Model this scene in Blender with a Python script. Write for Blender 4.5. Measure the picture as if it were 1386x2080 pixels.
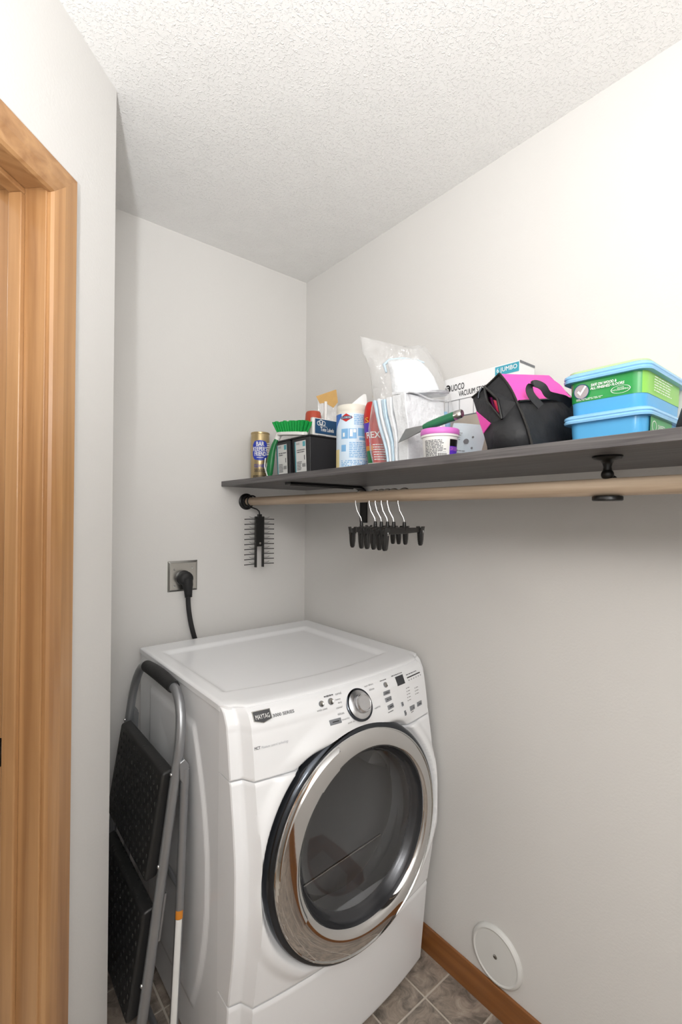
import bpy, bmesh, math, random
from mathutils import Vector, Matrix

for o in list(bpy.data.objects):
    bpy.data.objects.remove(o, do_unlink=True)
scene = bpy.context.scene
col = scene.collection
random.seed(4)

# ------------------------------------------------------------------ camera
F_PX, W_PX, H_PX = 955.0, 1386.0, 2080.0
yaw, pitch, roll = math.radians(39.6), math.radians(0.48), 0.0063
CAM = Vector((-1.197, -1.696, 1.397))
fw = Vector((math.sin(yaw) * math.cos(pitch), math.cos(yaw) * math.cos(pitch), math.sin(pitch)))
r0 = Vector((math.cos(yaw), -math.sin(yaw), 0.0))
u0 = r0.cross(fw)
rt = math.cos(roll) * r0 + math.sin(roll) * u0
up = -math.sin(roll) * r0 + math.cos(roll) * u0
cam_data = bpy.data.cameras.new('camera')
cam = bpy.data.objects.new('camera', cam_data)
col.objects.link(cam)
cam_data.sensor_fit = 'VERTICAL'
cam_data.sensor_height = 36.0
cam_data.lens = 36.0 * F_PX / H_PX
cam_data.clip_start = 0.02
m = Matrix((rt, up, -fw)).transposed().to_4x4()
m.translation = CAM
cam.matrix_world = m
scene.camera = cam

# ------------------------------------------------------------------ world, lights, exposure
world = bpy.data.worlds.new('world')
scene.world = world
world.use_nodes = True
world.node_tree.nodes['Background'].inputs[0].default_value = (0.9, 0.95, 1.0, 1)
world.node_tree.nodes['Background'].inputs[1].default_value = 0.35

def lamp(name, kind, loc, power, size, color=(1, 1, 1), rot=None):
    l = bpy.data.lights.new(name, kind)
    l.energy = power
    l.color = color
    if kind == 'AREA':
        l.shape = 'DISK'
        l.size = size
    else:
        l.shadow_soft_size = size
    o = bpy.data.objects.new(name, l)
    o.location = loc
    if rot:
        o.rotation_euler = rot
    col.objects.link(o)
    return o

lamp('ceiling_lamp_light', 'POINT', (-1.36, -2.40, 1.98), 18.0, 0.25, (1.0, 0.993, 0.98))
lamp('hall_lamp_light', 'POINT', (-2.1, -0.3, 2.2), 6.0, 0.12, (1.0, 0.96, 0.9))
# the photographer's flash beside the camera, its head tilted up at the ceiling
fl_ = lamp('camera_flash_light', 'SPOT', (-1.39, -1.70, 1.49), 34.0, 0.03, (0.985, 0.99, 1.0), (math.radians(180 - 14), 0, math.radians(-25)))
fl_.data.spot_size = math.radians(172)
fl_.data.spot_blend = 1.0
vs = scene.view_settings
vs.view_transform = 'Standard'
vs.look = 'None'
vs.gamma = 1.0
vs.use_curve_mapping = False
vs.exposure = 1.08

# ------------------------------------------------------------------ materials
def lin(h):
    h = h.lstrip('#')
    out = []
    for i in (0, 2, 4):
        c = int(h[i:i + 2], 16) / 255.0
        out.append(c / 12.92 if c <= 0.04045 else ((c + 0.055) / 1.055) ** 2.4)
    return tuple(out) + (1.0,)

def mat(name, hexcol, rough=0.5, metal=0.0, bump=None, var=None, spec=0.5, trans=0.0, coat=0.0):
    """bump=(scale, strength, distance); var=(scale, amount) mottles the colour."""
    M = bpy.data.materials.new(name)
    M.use_nodes = True
    nt = M.node_tree
    p = nt.nodes['Principled BSDF']
    p.inputs['Base Color'].default_value = lin(hexcol)
    p.inputs['Roughness'].default_value = rough
    p.inputs['Metallic'].default_value = metal
    p.inputs['Specular IOR Level'].default_value = spec
    p.inputs['Transmission Weight'].default_value = trans
    p.inputs['Coat Weight'].default_value = coat
    tc = nt.nodes.new('ShaderNodeTexCoord')
    sc, am = var or (14.0, 0.04)
    n = nt.nodes.new('ShaderNodeTexNoise')
    n.inputs['Scale'].default_value = sc
    n.inputs['Detail'].default_value = 4
    nt.links.new(tc.outputs['Object'], n.inputs['Vector'])
    mx = nt.nodes.new('ShaderNodeMix')
    mx.data_type = 'RGBA'
    c = lin(hexcol)
    mx.inputs['A'].default_value = tuple(max(0, v * (1 - am)) for v in c[:3]) + (1,)
    mx.inputs['B'].default_value = tuple(min(1, v * (1 + am)) for v in c[:3]) + (1,)
    nt.links.new(n.outputs['Fac'], mx.inputs['Factor'])
    nt.links.new(mx.outputs['Result'], p.inputs['Base Color'])
    if bump:
        b = nt.nodes.new('ShaderNodeTexNoise')
        b.inputs['Scale'].default_value = bump[0]
        b.inputs['Detail'].default_value = 3
        nt.links.new(tc.outputs['Object'], b.inputs['Vector'])
        bp = nt.nodes.new('ShaderNodeBump')
        bp.inputs['Strength'].default_value = bump[1]
        bp.inputs['Distance'].default_value = bump[2]
        nt.links.new(b.outputs['Fac'], bp.inputs['Height'])
        nt.links.new(bp.outputs['Normal'], p.inputs['Normal'])
    return M

def wood(name, c1, c2, axis, rough=0.4, fine=55.0, long=1.6, coat=0.0, spec=0.5):
    """grain runs along the given axis (0, 1, 2)."""
    M = bpy.data.materials.new(name)
    M.use_nodes = True
    nt = M.node_tree
    p = nt.nodes['Principled BSDF']
    p.inputs['Roughness'].default_value = rough
    p.inputs['Coat Weight'].default_value = coat
    p.inputs['Specular IOR Level'].default_value = spec
    tc = nt.nodes.new('ShaderNodeTexCoord')
    mp = nt.nodes.new('ShaderNodeMapping')
    s = [fine, fine, fine]
    s[axis] = long
    mp.inputs['Scale'].default_value = s
    nt.links.new(tc.outputs['Object'], mp.inputs['Vector'])
    n = nt.nodes.new('ShaderNodeTexNoise')
    n.inputs['Scale'].default_value = 1.0
    n.inputs['Detail'].default_value = 6
    n.inputs['Distortion'].default_value = 0.6
    nt.links.new(mp.outputs['Vector'], n.inputs['Vector'])
    rp = nt.nodes.new('ShaderNodeValToRGB')
    rp.color_ramp.elements[0].position = 0.32
    rp.color_ramp.elements[0].color = lin(c1)
    rp.color_ramp.elements[1].position = 0.68
    rp.color_ramp.elements[1].color = lin(c2)
    nt.links.new(n.outputs['Fac'], rp.inputs['Fac'])
    nt.links.new(rp.outputs['Color'], p.inputs['Base Color'])
    bp = nt.nodes.new('ShaderNodeBump')
    bp.inputs['Strength'].default_value = 0.15
    bp.inputs['Distance'].default_value = 0.001
    nt.links.new(n.outputs['Fac'], bp.inputs['Height'])
    nt.links.new(bp.outputs['Normal'], p.inputs['Normal'])
    return M

FACE_OUT = []
def facing(nt, base, gain, power):
    """reflectance that rises towards grazing angles, the same from both sides of a thin sheet"""
    lw = nt.nodes.new('ShaderNodeLayerWeight')
    lw.inputs['Blend'].default_value = 0.5
    pw = nt.nodes.new('ShaderNodeMath'); pw.operation = 'POWER'
    pw.inputs[1].default_value = power
    ma = nt.nodes.new('ShaderNodeMath'); ma.operation = 'MULTIPLY_ADD'
    ma.inputs[1].default_value = gain
    ma.inputs[2].default_value = base
    nt.links.new(lw.outputs['Facing'], pw.inputs[0])
    nt.links.new(pw.outputs[0], ma.inputs[0])
    FACE_OUT.append(ma)
    return lw

def film(name, hexcol, gloss_rough=0.12, opac=0.1, bump=(40, 0.6, 0.01)):
    """thin clear plastic: transparent, a little milky, glossy at creases."""
    M = bpy.data.materials.new(name)
    M.use_nodes = True
    nt = M.node_tree
    nt.nodes.remove(nt.nodes['Principled BSDF'])
    out = nt.nodes['Material Output']
    tr = nt.nodes.new('ShaderNodeBsdfTransparent')
    di = nt.nodes.new('ShaderNodeBsdfDiffuse')
    di.inputs['Color'].default_value = lin(hexcol)
    gl = nt.nodes.new('ShaderNodeBsdfGlossy')
    gl.inputs['Roughness'].default_value = gloss_rough
    gl.inputs['Color'].default_value = (1, 1, 1, 1)
    tc = nt.nodes.new('ShaderNodeTexCoord')
    b = nt.nodes.new('ShaderNodeTexNoise')
    b.inputs['Scale'].default_value = bump[0]
    b.inputs['Detail'].default_value = 3
    nt.links.new(tc.outputs['Object'], b.inputs['Vector'])
    bp = nt.nodes.new('ShaderNodeBump')
    bp.inputs['Strength'].default_value = bump[1]
    bp.inputs['Distance'].default_value = bump[2]
    nt.links.new(b.outputs['Fac'], bp.inputs['Height'])
    nt.links.new(bp.outputs['Normal'], gl.inputs['Normal'])
    fr = facing(nt, 0.05, 0.75, 3.0)
    nt.links.new(bp.outputs['Normal'], fr.inputs['Normal'])
    fr = FACE_OUT[-1]
    m1 = nt.nodes.new('ShaderNodeMixShader')
    m1.inputs['Fac'].default_value = opac
    nt.links.new(tr.outputs[0], m1.inputs[1])
    nt.links.new(di.outputs[0], m1.inputs[2])
    m2 = nt.nodes.new('ShaderNodeMixShader')
    nt.links.new(fr.outputs[0], m2.inputs['Fac'])
    nt.links.new(m1.outputs[0], m2.inputs[1])
    nt.links.new(gl.outputs[0], m2.inputs[2])
    nt.links.new(m2.outputs[0], out.inputs['Surface'])
    return M

def ceiling_mat():
    M = mat('ceiling_texture', '#f1f0ee', 0.75, spec=0.3)
    nt = M.node_tree
    p = nt.nodes['Principled BSDF']
    tc = nt.nodes.new('ShaderNodeTexCoord')
    n1 = nt.nodes.new('ShaderNodeTexNoise')
    n1.inputs['Scale'].default_value = 165
    n1.inputs['Detail'].default_value = 2.5
    n1.inputs['Distortion'].default_value = 0.8
    rp = nt.nodes.new('ShaderNodeValToRGB')
    rp.color_ramp.elements[0].position = 0.52
    rp.color_ramp.elements[1].position = 0.70
    bp = nt.nodes.new('ShaderNodeBump')
    bp.inputs['Strength'].default_value = 0.65
    bp.inputs['Distance'].default_value = 0.0016
    nt.links.new(tc.outputs['Object'], n1.inputs['Vector'])
    nt.links.new(n1.outputs['Fac'], rp.inputs['Fac'])
    nt.links.new(rp.outputs['Color'], bp.inputs['Height'])
    nt.links.new(bp.outputs['Normal'], p.inputs['Normal'])
    return M

def tile_mat():
    M = bpy.data.materials.new('stone_tile')
    M.use_nodes = True
    nt = M.node_tree
    p = nt.nodes['Principled BSDF']
    p.inputs['Roughness'].default_value = 0.38
    tc = nt.nodes.new('ShaderNodeTexCoord')
    oi = nt.nodes.new('ShaderNodeObjectInfo')
    add = nt.nodes.new('ShaderNodeVectorMath')
    add.operation = 'MULTIPLY_ADD'
    add.inputs[1].default_value = (9, 9, 9)
    nt.links.new(oi.outputs['Random'], add.inputs[0])
    nt.links.new(tc.outputs['Object'], add.inputs[2])
    n1 = nt.nodes.new('ShaderNodeTexNoise')
    n1.inputs['Scale'].default_value = 19
    n1.inputs['Detail'].default_value = 8
    n1.inputs['Roughness'].default_value = 0.68
    n1.inputs['Distortion'].default_value = 1.4
    nt.links.new(add.outputs[0], n1.inputs['Vector'])
    rp = nt.nodes.new('ShaderNodeValToRGB')
    e = rp.color_ramp.elements
    e[0].position = 0.30
    e[0].color = lin('#5d554c')
    e[1].position = 0.72
    e[1].color = lin('#b9aea2')
    k = e.new(0.45); k.color = lin('#8a8077')
    k = e.new(0.55); k.color = lin('#a09285')
    nt.links.new(n1.outputs['Fac'], rp.inputs['Fac'])
    nt.links.new(rp.outputs['Color'], p.inputs['Base Color'])
    bp = nt.nodes.new('ShaderNodeBump')
    bp.inputs['Strength'].default_value = 0.25
    bp.inputs['Distance'].default_value = 0.002
    nt.links.new(n1.outputs['Fac'], bp.inputs['Height'])
    nt.links.new(bp.outputs['Normal'], p.inputs['Normal'])
    return M

def tread_mat():
    M = mat('ribbed_black_tread', '#232323', 0.42)
    nt = M.node_tree
    p = nt.nodes['Principled BSDF']
    tc = nt.nodes.new('ShaderNodeTexCoord')
    v = nt.nodes.new('ShaderNodeTexVoronoi')
    v.inputs['Scale'].default_value = 38
    v.inputs['Randomness'].default_value = 0.15
    rp = nt.nodes.new('ShaderNodeValToRGB')
    rp.color_ramp.elements[0].position = 0.0
    rp.color_ramp.elements[0].color = (1, 1, 1, 1)
    rp.color_ramp.elements[1].position = 0.3
    rp.color_ramp.elements[1].color = (0, 0, 0, 1)
    bp = nt.nodes.new('ShaderNodeBump')
    bp.inputs['Strength'].default_value = 0.9
    bp.inputs['Distance'].default_value = 0.003
    nt.links.new(tc.outputs['Object'], v.inputs['Vector'])
    nt.links.new(v.outputs['Distance'], rp.inputs['Fac'])
    nt.links.new(rp.outputs['Color'], bp.inputs['Height'])
    nt.links.new(bp.outputs['Normal'], p.inputs['Normal'])
    return M

M = {}
M['wall'] = mat('wall_paint', '#dad8d5', 0.55, bump=(170, 0.12, 0.003), var=(3, 0.01), spec=0.35)
M['ceiling'] = ceiling_mat()
M['tile'] = tile_mat()
M['grout'] = mat('grout', '#c9c0b4', 0.8, bump=(200, 0.3, 0.002), var=(40, 0.1))
M['oak_v'] = wood('maple_vertical', '#9a6e45', '#bd9163', 2, 0.28, 38, 1.1, coat=0.3)
M['oak_h'] = wood('maple_along_wall', '#9a6e45', '#bd9163', 0, 0.28, 38, 1.1, coat=0.3)
M['base'] = wood('stained_baseboard', '#7c4d25', '#965f31', 1, 0.3, 45, 1.4, coat=0.3)
M['shelf'] = wood('charcoal_woodgrain', '#464345', '#6b6868', 1, 0.42, 160, 5.0)
M['rod'] = wood('pale_dowel', '#a08b75', '#c6b29b', 1, 0.45, 70, 2.4)
M['black'] = mat('black_plastic', '#151515', 0.32, bump=(90, 0.05, 0.001))
M['blackm'] = mat('black_metal', '#121212', 0.35, metal=0.3)
M['bin'] = mat('charcoal_bin', '#2b2b2e', 0.42, bump=(300, 0.1, 0.001))
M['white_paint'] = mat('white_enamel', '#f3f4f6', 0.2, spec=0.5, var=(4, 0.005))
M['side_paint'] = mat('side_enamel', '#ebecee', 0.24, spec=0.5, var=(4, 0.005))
M['chrome'] = mat('chrome', '#d8d8d8', 0.05, metal=1.0, var=(20, 0.02))
M['dark_chrome'] = mat('dark_chrome', '#4b4f55', 0.12, metal=1.0)
M['gasket'] = mat('grey_gasket', '#4c4d50', 0.25, metal=0.6)
M['drum'] = mat('drum_steel', '#a5a5a5', 0.5, metal=0.1)
M['plate'] = mat('brushed_steel', '#b5b4b0', 0.25, metal=1.0, var=(60, 0.05))
M['silver'] = mat('silver_tube', '#9fa1a4', 0.34, metal=0.75, var=(30, 0.03))
M['tread'] = tread_mat()
M['stud'] = mat('glossy_black_stud', '#2c2c2c', 0.16)
M['rubber'] = mat('black_rubber', '#1d1d1e', 0.6, bump=(120, 0.3, 0.002))
M['white_pl'] = mat('white_plastic', '#e8e7e4', 0.35)
M['cover'] = mat('cover_plate_white', '#dcdcd9', 0.4)
M['gold'] = mat('gold_can', '#b9a57c', 0.3, metal=0.7)
M['blue_ink'] = mat('blue_print', '#2a3fb0', 0.4)
M['navy'] = mat('navy_card', '#15466f', 0.4)
M['white_ink'] = mat('white_print', '#f2f2f0', 0.5)
M['grey_ink'] = mat('grey_print', '#6c6d70', 0.5)
M['pale_ink'] = mat('pale_grey_print', '#b4b6ba', 0.5)
M['dark_ink'] = mat('dark_print', '#2b2b2d', 0.5)
M['green'] = mat('green_plastic', '#17713b', 0.38)
M['bristle'] = mat('green_bristle', '#14a048', 0.5, var=(300, 0.25))
M['dkgreen'] = mat('dark_green_handle', '#1c6a45', 0.4)
M['paper'] = mat('white_paper', '#e6e6e4', 0.6)
M['teal'] = mat('teal_print', '#5fb0bd', 0.5)
M['red'] = mat('red_print', '#c4261f', 0.4)
M['redcap'] = mat('red_brown_cap', '#b0442c', 0.45)
M['yellow'] = mat('yellow_print', '#e3b432', 0.45)
M['kraft'] = mat('kraft_card', '#c49a55', 0.6, var=(60, 0.08))
M['canister'] = mat('frosted_canister', '#e3dfd3', 0.35)
M['ltblue'] = mat('light_blue_label', '#d5e6f5', 0.4, var=(30, 0.03))
M['midblue'] = mat('mid_blue_label', '#7fb4e0', 0.4)
M['deepblue'] = mat('deep_blue_label', '#2c6cc4', 0.4)
M['cream'] = mat('cream_yellow', '#e6d59a', 0.4)
M['sheet'] = mat('white_sheet_plastic', '#e4e7ea', 0.2, bump=(34, 0.8, 0.010))
M['bluesheet'] = mat('bluish_sheet_plastic', '#c3dae9', 0.2, bump=(34, 0.7, 0.010))
M['bluefilm'] = mat('blue_film', '#67b5e6', 0.2, bump=(30, 0.4, 0.006))
M['film'] = film('clear_film', '#f4f6f8', 0.1, 0.10)
M['packetfilm'] = film('pale_blue_film', '#cfdfea', 0.15, 0.75)
M['box'] = mat('white_carton', '#e9e9e9', 0.5)
M['photo'] = mat('beige_photo_print', '#b9afa1', 0.5, var=(9, 0.35))
M['cyan'] = mat('cyan_print', '#3f9fb5', 0.5)
M['nylon'] = mat('black_nylon', '#1f2023', 0.62, bump=(22, 0.45, 0.012), var=(8, 0.2))
M['pink'] = mat('pink_nylon', '#ef4fb4', 0.55, bump=(420, 0.25, 0.001))
M['crimson'] = mat('red_lining', '#cf3352', 0.6)
M['pinklid'] = mat('pink_lid', '#d676c8', 0.4)
M['purple'] = mat('purple_print', '#5a35b4', 0.4)
M['tubblue'] = mat('light_blue_tub', '#5fb2e6', 0.22)
M['tublid'] = mat('blue_clear_lid', '#8fc6ee', 0.12)
M['tubgreen'] = mat('green_wrap', '#2b9a4c', 0.3)
M['lime'] = mat('lime_wrap', '#8fcf5a', 0.3)
M['steel'] = mat('knife_steel', '#8f8f8d', 0.35, metal=1.0, var=(50, 0.1))
M['wire'] = mat('hook_wire', '#c9c9c9', 0.2, metal=1.0)
M['orange'] = mat('orange_sticker', '#d8892e', 0.5)
M['btn'] = mat('grey_button', '#8d9095', 0.35, metal=0.3)
M['lcd'] = mat('dark_display', '#3a3c40', 0.15)
M['knob'] = mat('satin_silver', '#d6d7da', 0.22, metal=0.9)
M['badge'] = mat('badge_grey', '#5b5c5f', 0.25, metal=0.6)

def glass_mat():
    Mg = bpy.data.materials.new('smoked_glass')
    Mg.use_nodes = True
    nt = Mg.node_tree
    nt.nodes.remove(nt.nodes['Principled BSDF'])
    out = nt.nodes['Material Output']
    tr = nt.nodes.new('ShaderNodeBsdfTransparent')
    tr.inputs['Color'].default_value = (0.74, 0.74, 0.75, 1)
    gl = nt.nodes.new('ShaderNodeBsdfGlossy')
    gl.inputs['Roughness'].default_value = 0.03
    facing(nt, 0.07, 0.85, 3.5)
    fr = FACE_OUT[-1]
    mx = nt.nodes.new('ShaderNodeMixShader')
    nt.links.new(fr.outputs[0], mx.inputs[0])
    nt.links.new(tr.outputs[0], mx.inputs[1])
    nt.links.new(gl.outputs[0], mx.inputs[2])
    nt.links.new(mx.outputs[0], out.inputs['Surface'])
    return Mg
M['glass'] = glass_mat()

# ------------------------------------------------------------------ mesh helpers
ORG = {}

class MB:
    def __init__(s):
        s.v = []
        s.f = []

    def add(s, verts, faces):
        b = len(s.v)
        s.v += [Vector(p) for p in verts]
        s.f += [tuple(i + b for i in fc) for fc in faces]
        return s

    def box(s, lo, hi):
        x0, y0, z0 = lo
        x1, y1, z1 = hi
        return s.add([(x0, y0, z0), (x1, y0, z0), (x1, y1, z0), (x0, y1, z0),
                      (x0, y0, z1), (x1, y0, z1), (x1, y1, z1), (x0, y1, z1)],
                     [(0, 3, 2, 1), (4, 5, 6, 7), (0, 1, 5, 4), (1, 2, 6, 5), (2, 3, 7, 6), (3, 0, 4, 7)])

    def hexa(s, p):
        """eight corners: bottom loop of four, top loop of four"""
        return s.add(p, [(0, 3, 2, 1), (4, 5, 6, 7), (0, 1, 5, 4), (1, 2, 6, 5), (2, 3, 7, 6), (3, 0, 4, 7)])

    def loft(s, rings, close=True, caps=True):
        n = len(rings[0])
        b = len(s.v)
        for r in rings:
            s.v += [Vector(p) for p in r]
        for i in range(len(rings) - 1):
            for j in range(n if close else n - 1):
                k = (j + 1) % n
                s.f.append((b + i * n + j, b + i * n + k, b + (i + 1) * n + k, b + (i + 1) * n + j))
        if caps and close:
            s.f.append(tuple(b + j for j in reversed(range(n))))
            s.f.append(tuple(b + (len(rings) - 1) * n + j for j in range(n)))
        return s

    def tube(s, path, r, n=12, caps=True, flat=1.0):
        pts = [Vector(p) for p in path]
        rs = r if isinstance(r, (list, tuple)) else [r] * len(pts)
        rings = []
        prev = None
        for i, p in enumerate(pts):
            t = (pts[min(i + 1, len(pts) - 1)] - pts[max(i - 1, 0)]).normalized()
            if prev is None:
                a = Vector((0, 0, 1)) if abs(t.z) < 0.9 else Vector((1, 0, 0))
                nrm = t.cross(a).normalized()
            else:
                nrm = (prev - t * prev.dot(t)).normalized()
            prev = nrm
            bi = t.cross(nrm)
            rings.append([p + (nrm * math.cos(2 * math.pi * j / n) + bi * flat * math.sin(2 * math.pi * j / n)) * rs[i] for j in range(n)])
        return s.loft(rings, True, caps)

    def lathe(s, prof, center=(0, 0, 0), axis='z', n=48, cfun=None, caps=False, tilt=0.0):
        """prof: list of (radius, height). axis z or y. cfun(r) -> offset in x."""
        rings = []
        for r, h in prof:
            ring = []
            for j in range(n):
                a = 2 * math.pi * j / n
                if axis == 'z':
                    ring.append((center[0] + r * math.cos(a), center[1] + r * math.sin(a), center[2] + h))
                elif axis == 'y':
                    dx = cfun(r) if cfun else 0
                    ring.append((center[0] + dx + r * math.cos(a), center[1] + h + tilt * r * math.sin(a), center[2] + r * math.sin(a)))
                else:
                    ring.append((center[0] + h, center[1] + r * math.cos(a), center[2] + r * math.sin(a)))
            rings.append(ring)
        return s.loft(rings, True, caps)

    def grid(s, fn, us, vs_, skip=None):
        b = len(s.v)
        nu, nv = len(us), len(vs_)
        for u in us:
            for v in vs_:
                s.v.append(Vector(fn(u, v)))
        for i in range(nu - 1):
            for j in range(nv - 1):
                if skip and skip((us[i] + us[i + 1]) / 2, (vs_[j] + vs_[j + 1]) / 2):
                    continue
                s.f.append((b + i * nv + j, b + (i + 1) * nv + j, b + (i + 1) * nv + j + 1, b + i * nv + j + 1))
        return s

    def build(s, name, material, parent=None, smooth=False, bevel=0.0, seg=2, solid=0.0, sub=0, fix=True, kind=None):
        me = bpy.data.meshes.new(name)
        org = ORG.get(parent.name, Vector((0, 0, 0))) if parent else Vector((0, 0, 0))
        me.from_pydata([tuple(p - org) for p in s.v], [], s.f)
        if fix:
            bm = bmesh.new()
            bm.from_mesh(me)
            bmesh.ops.recalc_face_normals(bm, faces=bm.faces)
            bm.to_mesh(me)
            bm.free()
        me.materials.append(M[material] if isinstance(material, str) else material)
        if smooth:
            me.polygons.foreach_set('use_smooth', [True] * len(me.polygons))
        o = bpy.data.objects.new(name, me)
        col.objects.link(o)
        if parent:
            o.parent = parent
            ORG[o.name] = org
        if bevel:
            b = o.modifiers.new('bevel', 'BEVEL')
            b.width = bevel
            b.segments = seg
            b.limit_method = 'ANGLE'
            b.angle_limit = math.radians(35)
            if smooth or seg > 1:
                me.polygons.foreach_set('use_smooth', [True] * len(me.polygons))
                b.harden_normals = True
        if solid:
            d = o.modifiers.new('solid', 'SOLIDIFY')
            d.thickness = solid
        if sub:
            u = o.modifiers.new('sub', 'SUBSURF')
            u.levels = sub
            u.render_levels = sub
        if smooth and not bevel:
            try:
                me.set_sharp_from_angle(angle=math.radians(42))
            except Exception:
                pass
        if kind:
            o['kind'] = kind
        return o

def thing(name, label, cat, loc=(0, 0, 0), group=None, local=False, kind=None):
    o = bpy.data.objects.new(name, None)
    o.empty_display_size = 0.05
    o.location = loc
    col.objects.link(o)
    ORG[o.name] = Vector((0, 0, 0)) if local else Vector(loc)
    tag(o, label, cat, group, kind)
    return o

def tag(o, label=None, cat=None, group=None, kind=None):
    if label:
        o['label'] = label
    if cat:
        o['category'] = cat
    if group:
        o['group'] = group
    if kind:
        o['kind'] = kind
    return o

def copy_tree(o, parent=None):
    c = o.copy()
    col.objects.link(c)
    c.parent = parent
    for ch in [x for x in bpy.data.objects if x.parent == o]:
        copy_tree(ch, c)
    return c

def lerp(a, b, t):
    return a + (b - a) * t

def sstep(a, b, x):
    t = min(1.0, max(0.0, (x - a) / (b - a)))
    return t * t * (3 - 2 * t)

def frange(a, b, n):
    return [a + (b - a) * i / n for i in range(n + 1)]

def arc(c, r, a0, a1, n, plane='xz', other=0.0):
    out = []
    for i in range(n + 1):
        a = math.radians(lerp(a0, a1, i / n))
        p, q = c[0] + r * math.cos(a), c[1] + r * math.sin(a)
        out.append({'xz': (p, other, q), 'xy': (p, q, other), 'yz': (other, p, q)}[plane])
    return out

# surface maps: (u to the reader's right, v up, off outwards) -> world point
def planar(O, U, V):
    O, U, V = Vector(O), Vector(U).normalized(), Vector(V).normalized()
    N = U.cross(V)
    return lambda u, v, off=0.0006: O + U * u + V * v + N * off

def cylmap(c, R, phi0, taper=0.0):
    def f(u, v, off=0.0006):
        r = R + taper * v
        a = phi0 + u / R
        return Vector((c[0] + (r + off) * math.cos(a), c[1] + (r + off) * math.sin(a), c[2] + v))
    return f

def patch(mp, u0, u1, v0, v1, off=0.0006, nu=1, nv=1, mb=None):
    mb = mb or MB()
    mb.grid(lambda u, v: mp(u, v, off), frange(u0, u1, nu), frange(v0, v1, nv))
    return mb

def disc(mp, uc, vc, ru, rv, off=0.0006, n=24, mb=None, inner=0.0):
    mb = mb or MB()
    if inner:
        a = [mp(uc + ru * math.cos(2 * math.pi * i / n), vc + rv * math.sin(2 * math.pi * i / n), off) for i in range(n)]
        b = [mp(uc + inner * ru * math.cos(2 * math.pi * i / n), vc + inner * rv * math.sin(2 * math.pi * i / n), off) for i in range(n)]
        return mb.loft([a, b], True, False)
    pts = [mp(uc + ru * math.cos(2 * math.pi * i / n), vc + rv * math.sin(2 * math.pi * i / n), off) for i in range(n)]
    return mb.add(pts, [tuple(range(n))])

def poly(mp, pts, off=0.0006, mb=None):
    mb = mb or MB()
    return mb.add([mp(u, v, off) for u, v in pts], [tuple(range(len(pts)))])

def text_geo(body):
    c = bpy.data.curves.new('t', 'FONT')
    c.body = body
    c.resolution_u = 2
    o = bpy.data.objects.new('t', c)
    me = bpy.data.meshes.new_from_object(o)
    vv = [(p.co.x, p.co.y) for p in me.vertices]
    ff = [tuple(p.vertices) for p in me.polygons]
    bpy.data.objects.remove(o)
    bpy.data.curves.remove(c)
    bpy.data.meshes.remove(me)
    return vv, ff

def text(body, mp, uc, v0, w, h, off=0.0011, mb=None, slant=0.0, bold=0.0):
    """lettering fitted into width w and height h, centred on uc, standing on v0"""
    mb = mb or MB()
    vv, ff = text_geo(body)
    x0, x1 = min(p[0] for p in vv), max(p[0] for p in vv)
    y0, y1 = min(p[1] for p in vv), max(p[1] for p in vv)
    pts = [((p[0] - x0) / (x1 - x0), (p[1] - y0) / (y1 - y0)) for p in vv]
    for kb, db in enumerate(((0, 0), (bold, 0), (0, bold), (bold, bold)) if bold else ((0, 0),)):
        mb.add([mp(uc + (a - 0.5) * w + slant * b * h + db[0], v0 + b * h + db[1], off + kb * 0.00006) for a, b in pts], ff)
    return mb

def fine_print(mp, u0, u1, v0, v1, rows, off=0.0009, fill=0.8, mb=None, dens=0.55):
    mb = mb or MB()
    hgt = (v1 - v0) / rows
    for r in range(rows):
        v = v1 - (r + 1) * hgt
        u = u0
        end = lerp(u0, u1, random.uniform(fill, 1.0))
        while u < end - 0.001:
            w = min(random.uniform(0.05, 0.22) * (u1 - u0), end - u)
            patch(mp, u, u + w, v, v + hgt * dens, off, 1, 1, mb)
            u += w + 0.03 * (u1 - u0)
    return mb

# ================================================================== SETTING
CEIL = 2.425
EX, EY = -0.9, -0.473                       # outer corner where the angled wall ends
D = Vector((-0.70711, -0.70711, 0))        # along the angled wall, away from that corner
N = Vector((0.70711, -0.70711, 0))         # into the room

def wp(s, q, z):
    return Vector((EX, EY, 0)) + D * s + N * q + Vector((0, 0, z))

def wbox(mb, s0, s1, q0, q1, z0, z1):
    return mb.hexa([wp(s0, q0, z0), wp(s1, q0, z0), wp(s1, q1, z0), wp(s0, q1, z0),
                    wp(s0, q0, z1), wp(s1, q0, z1), wp(s1, q1, z1), wp(s0, q1, z1)])

BACKY = -3.0
S_END = 1.15
LX = EX - 0.70711 * S_END
LY = EY - 0.70711 * S_END

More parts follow.
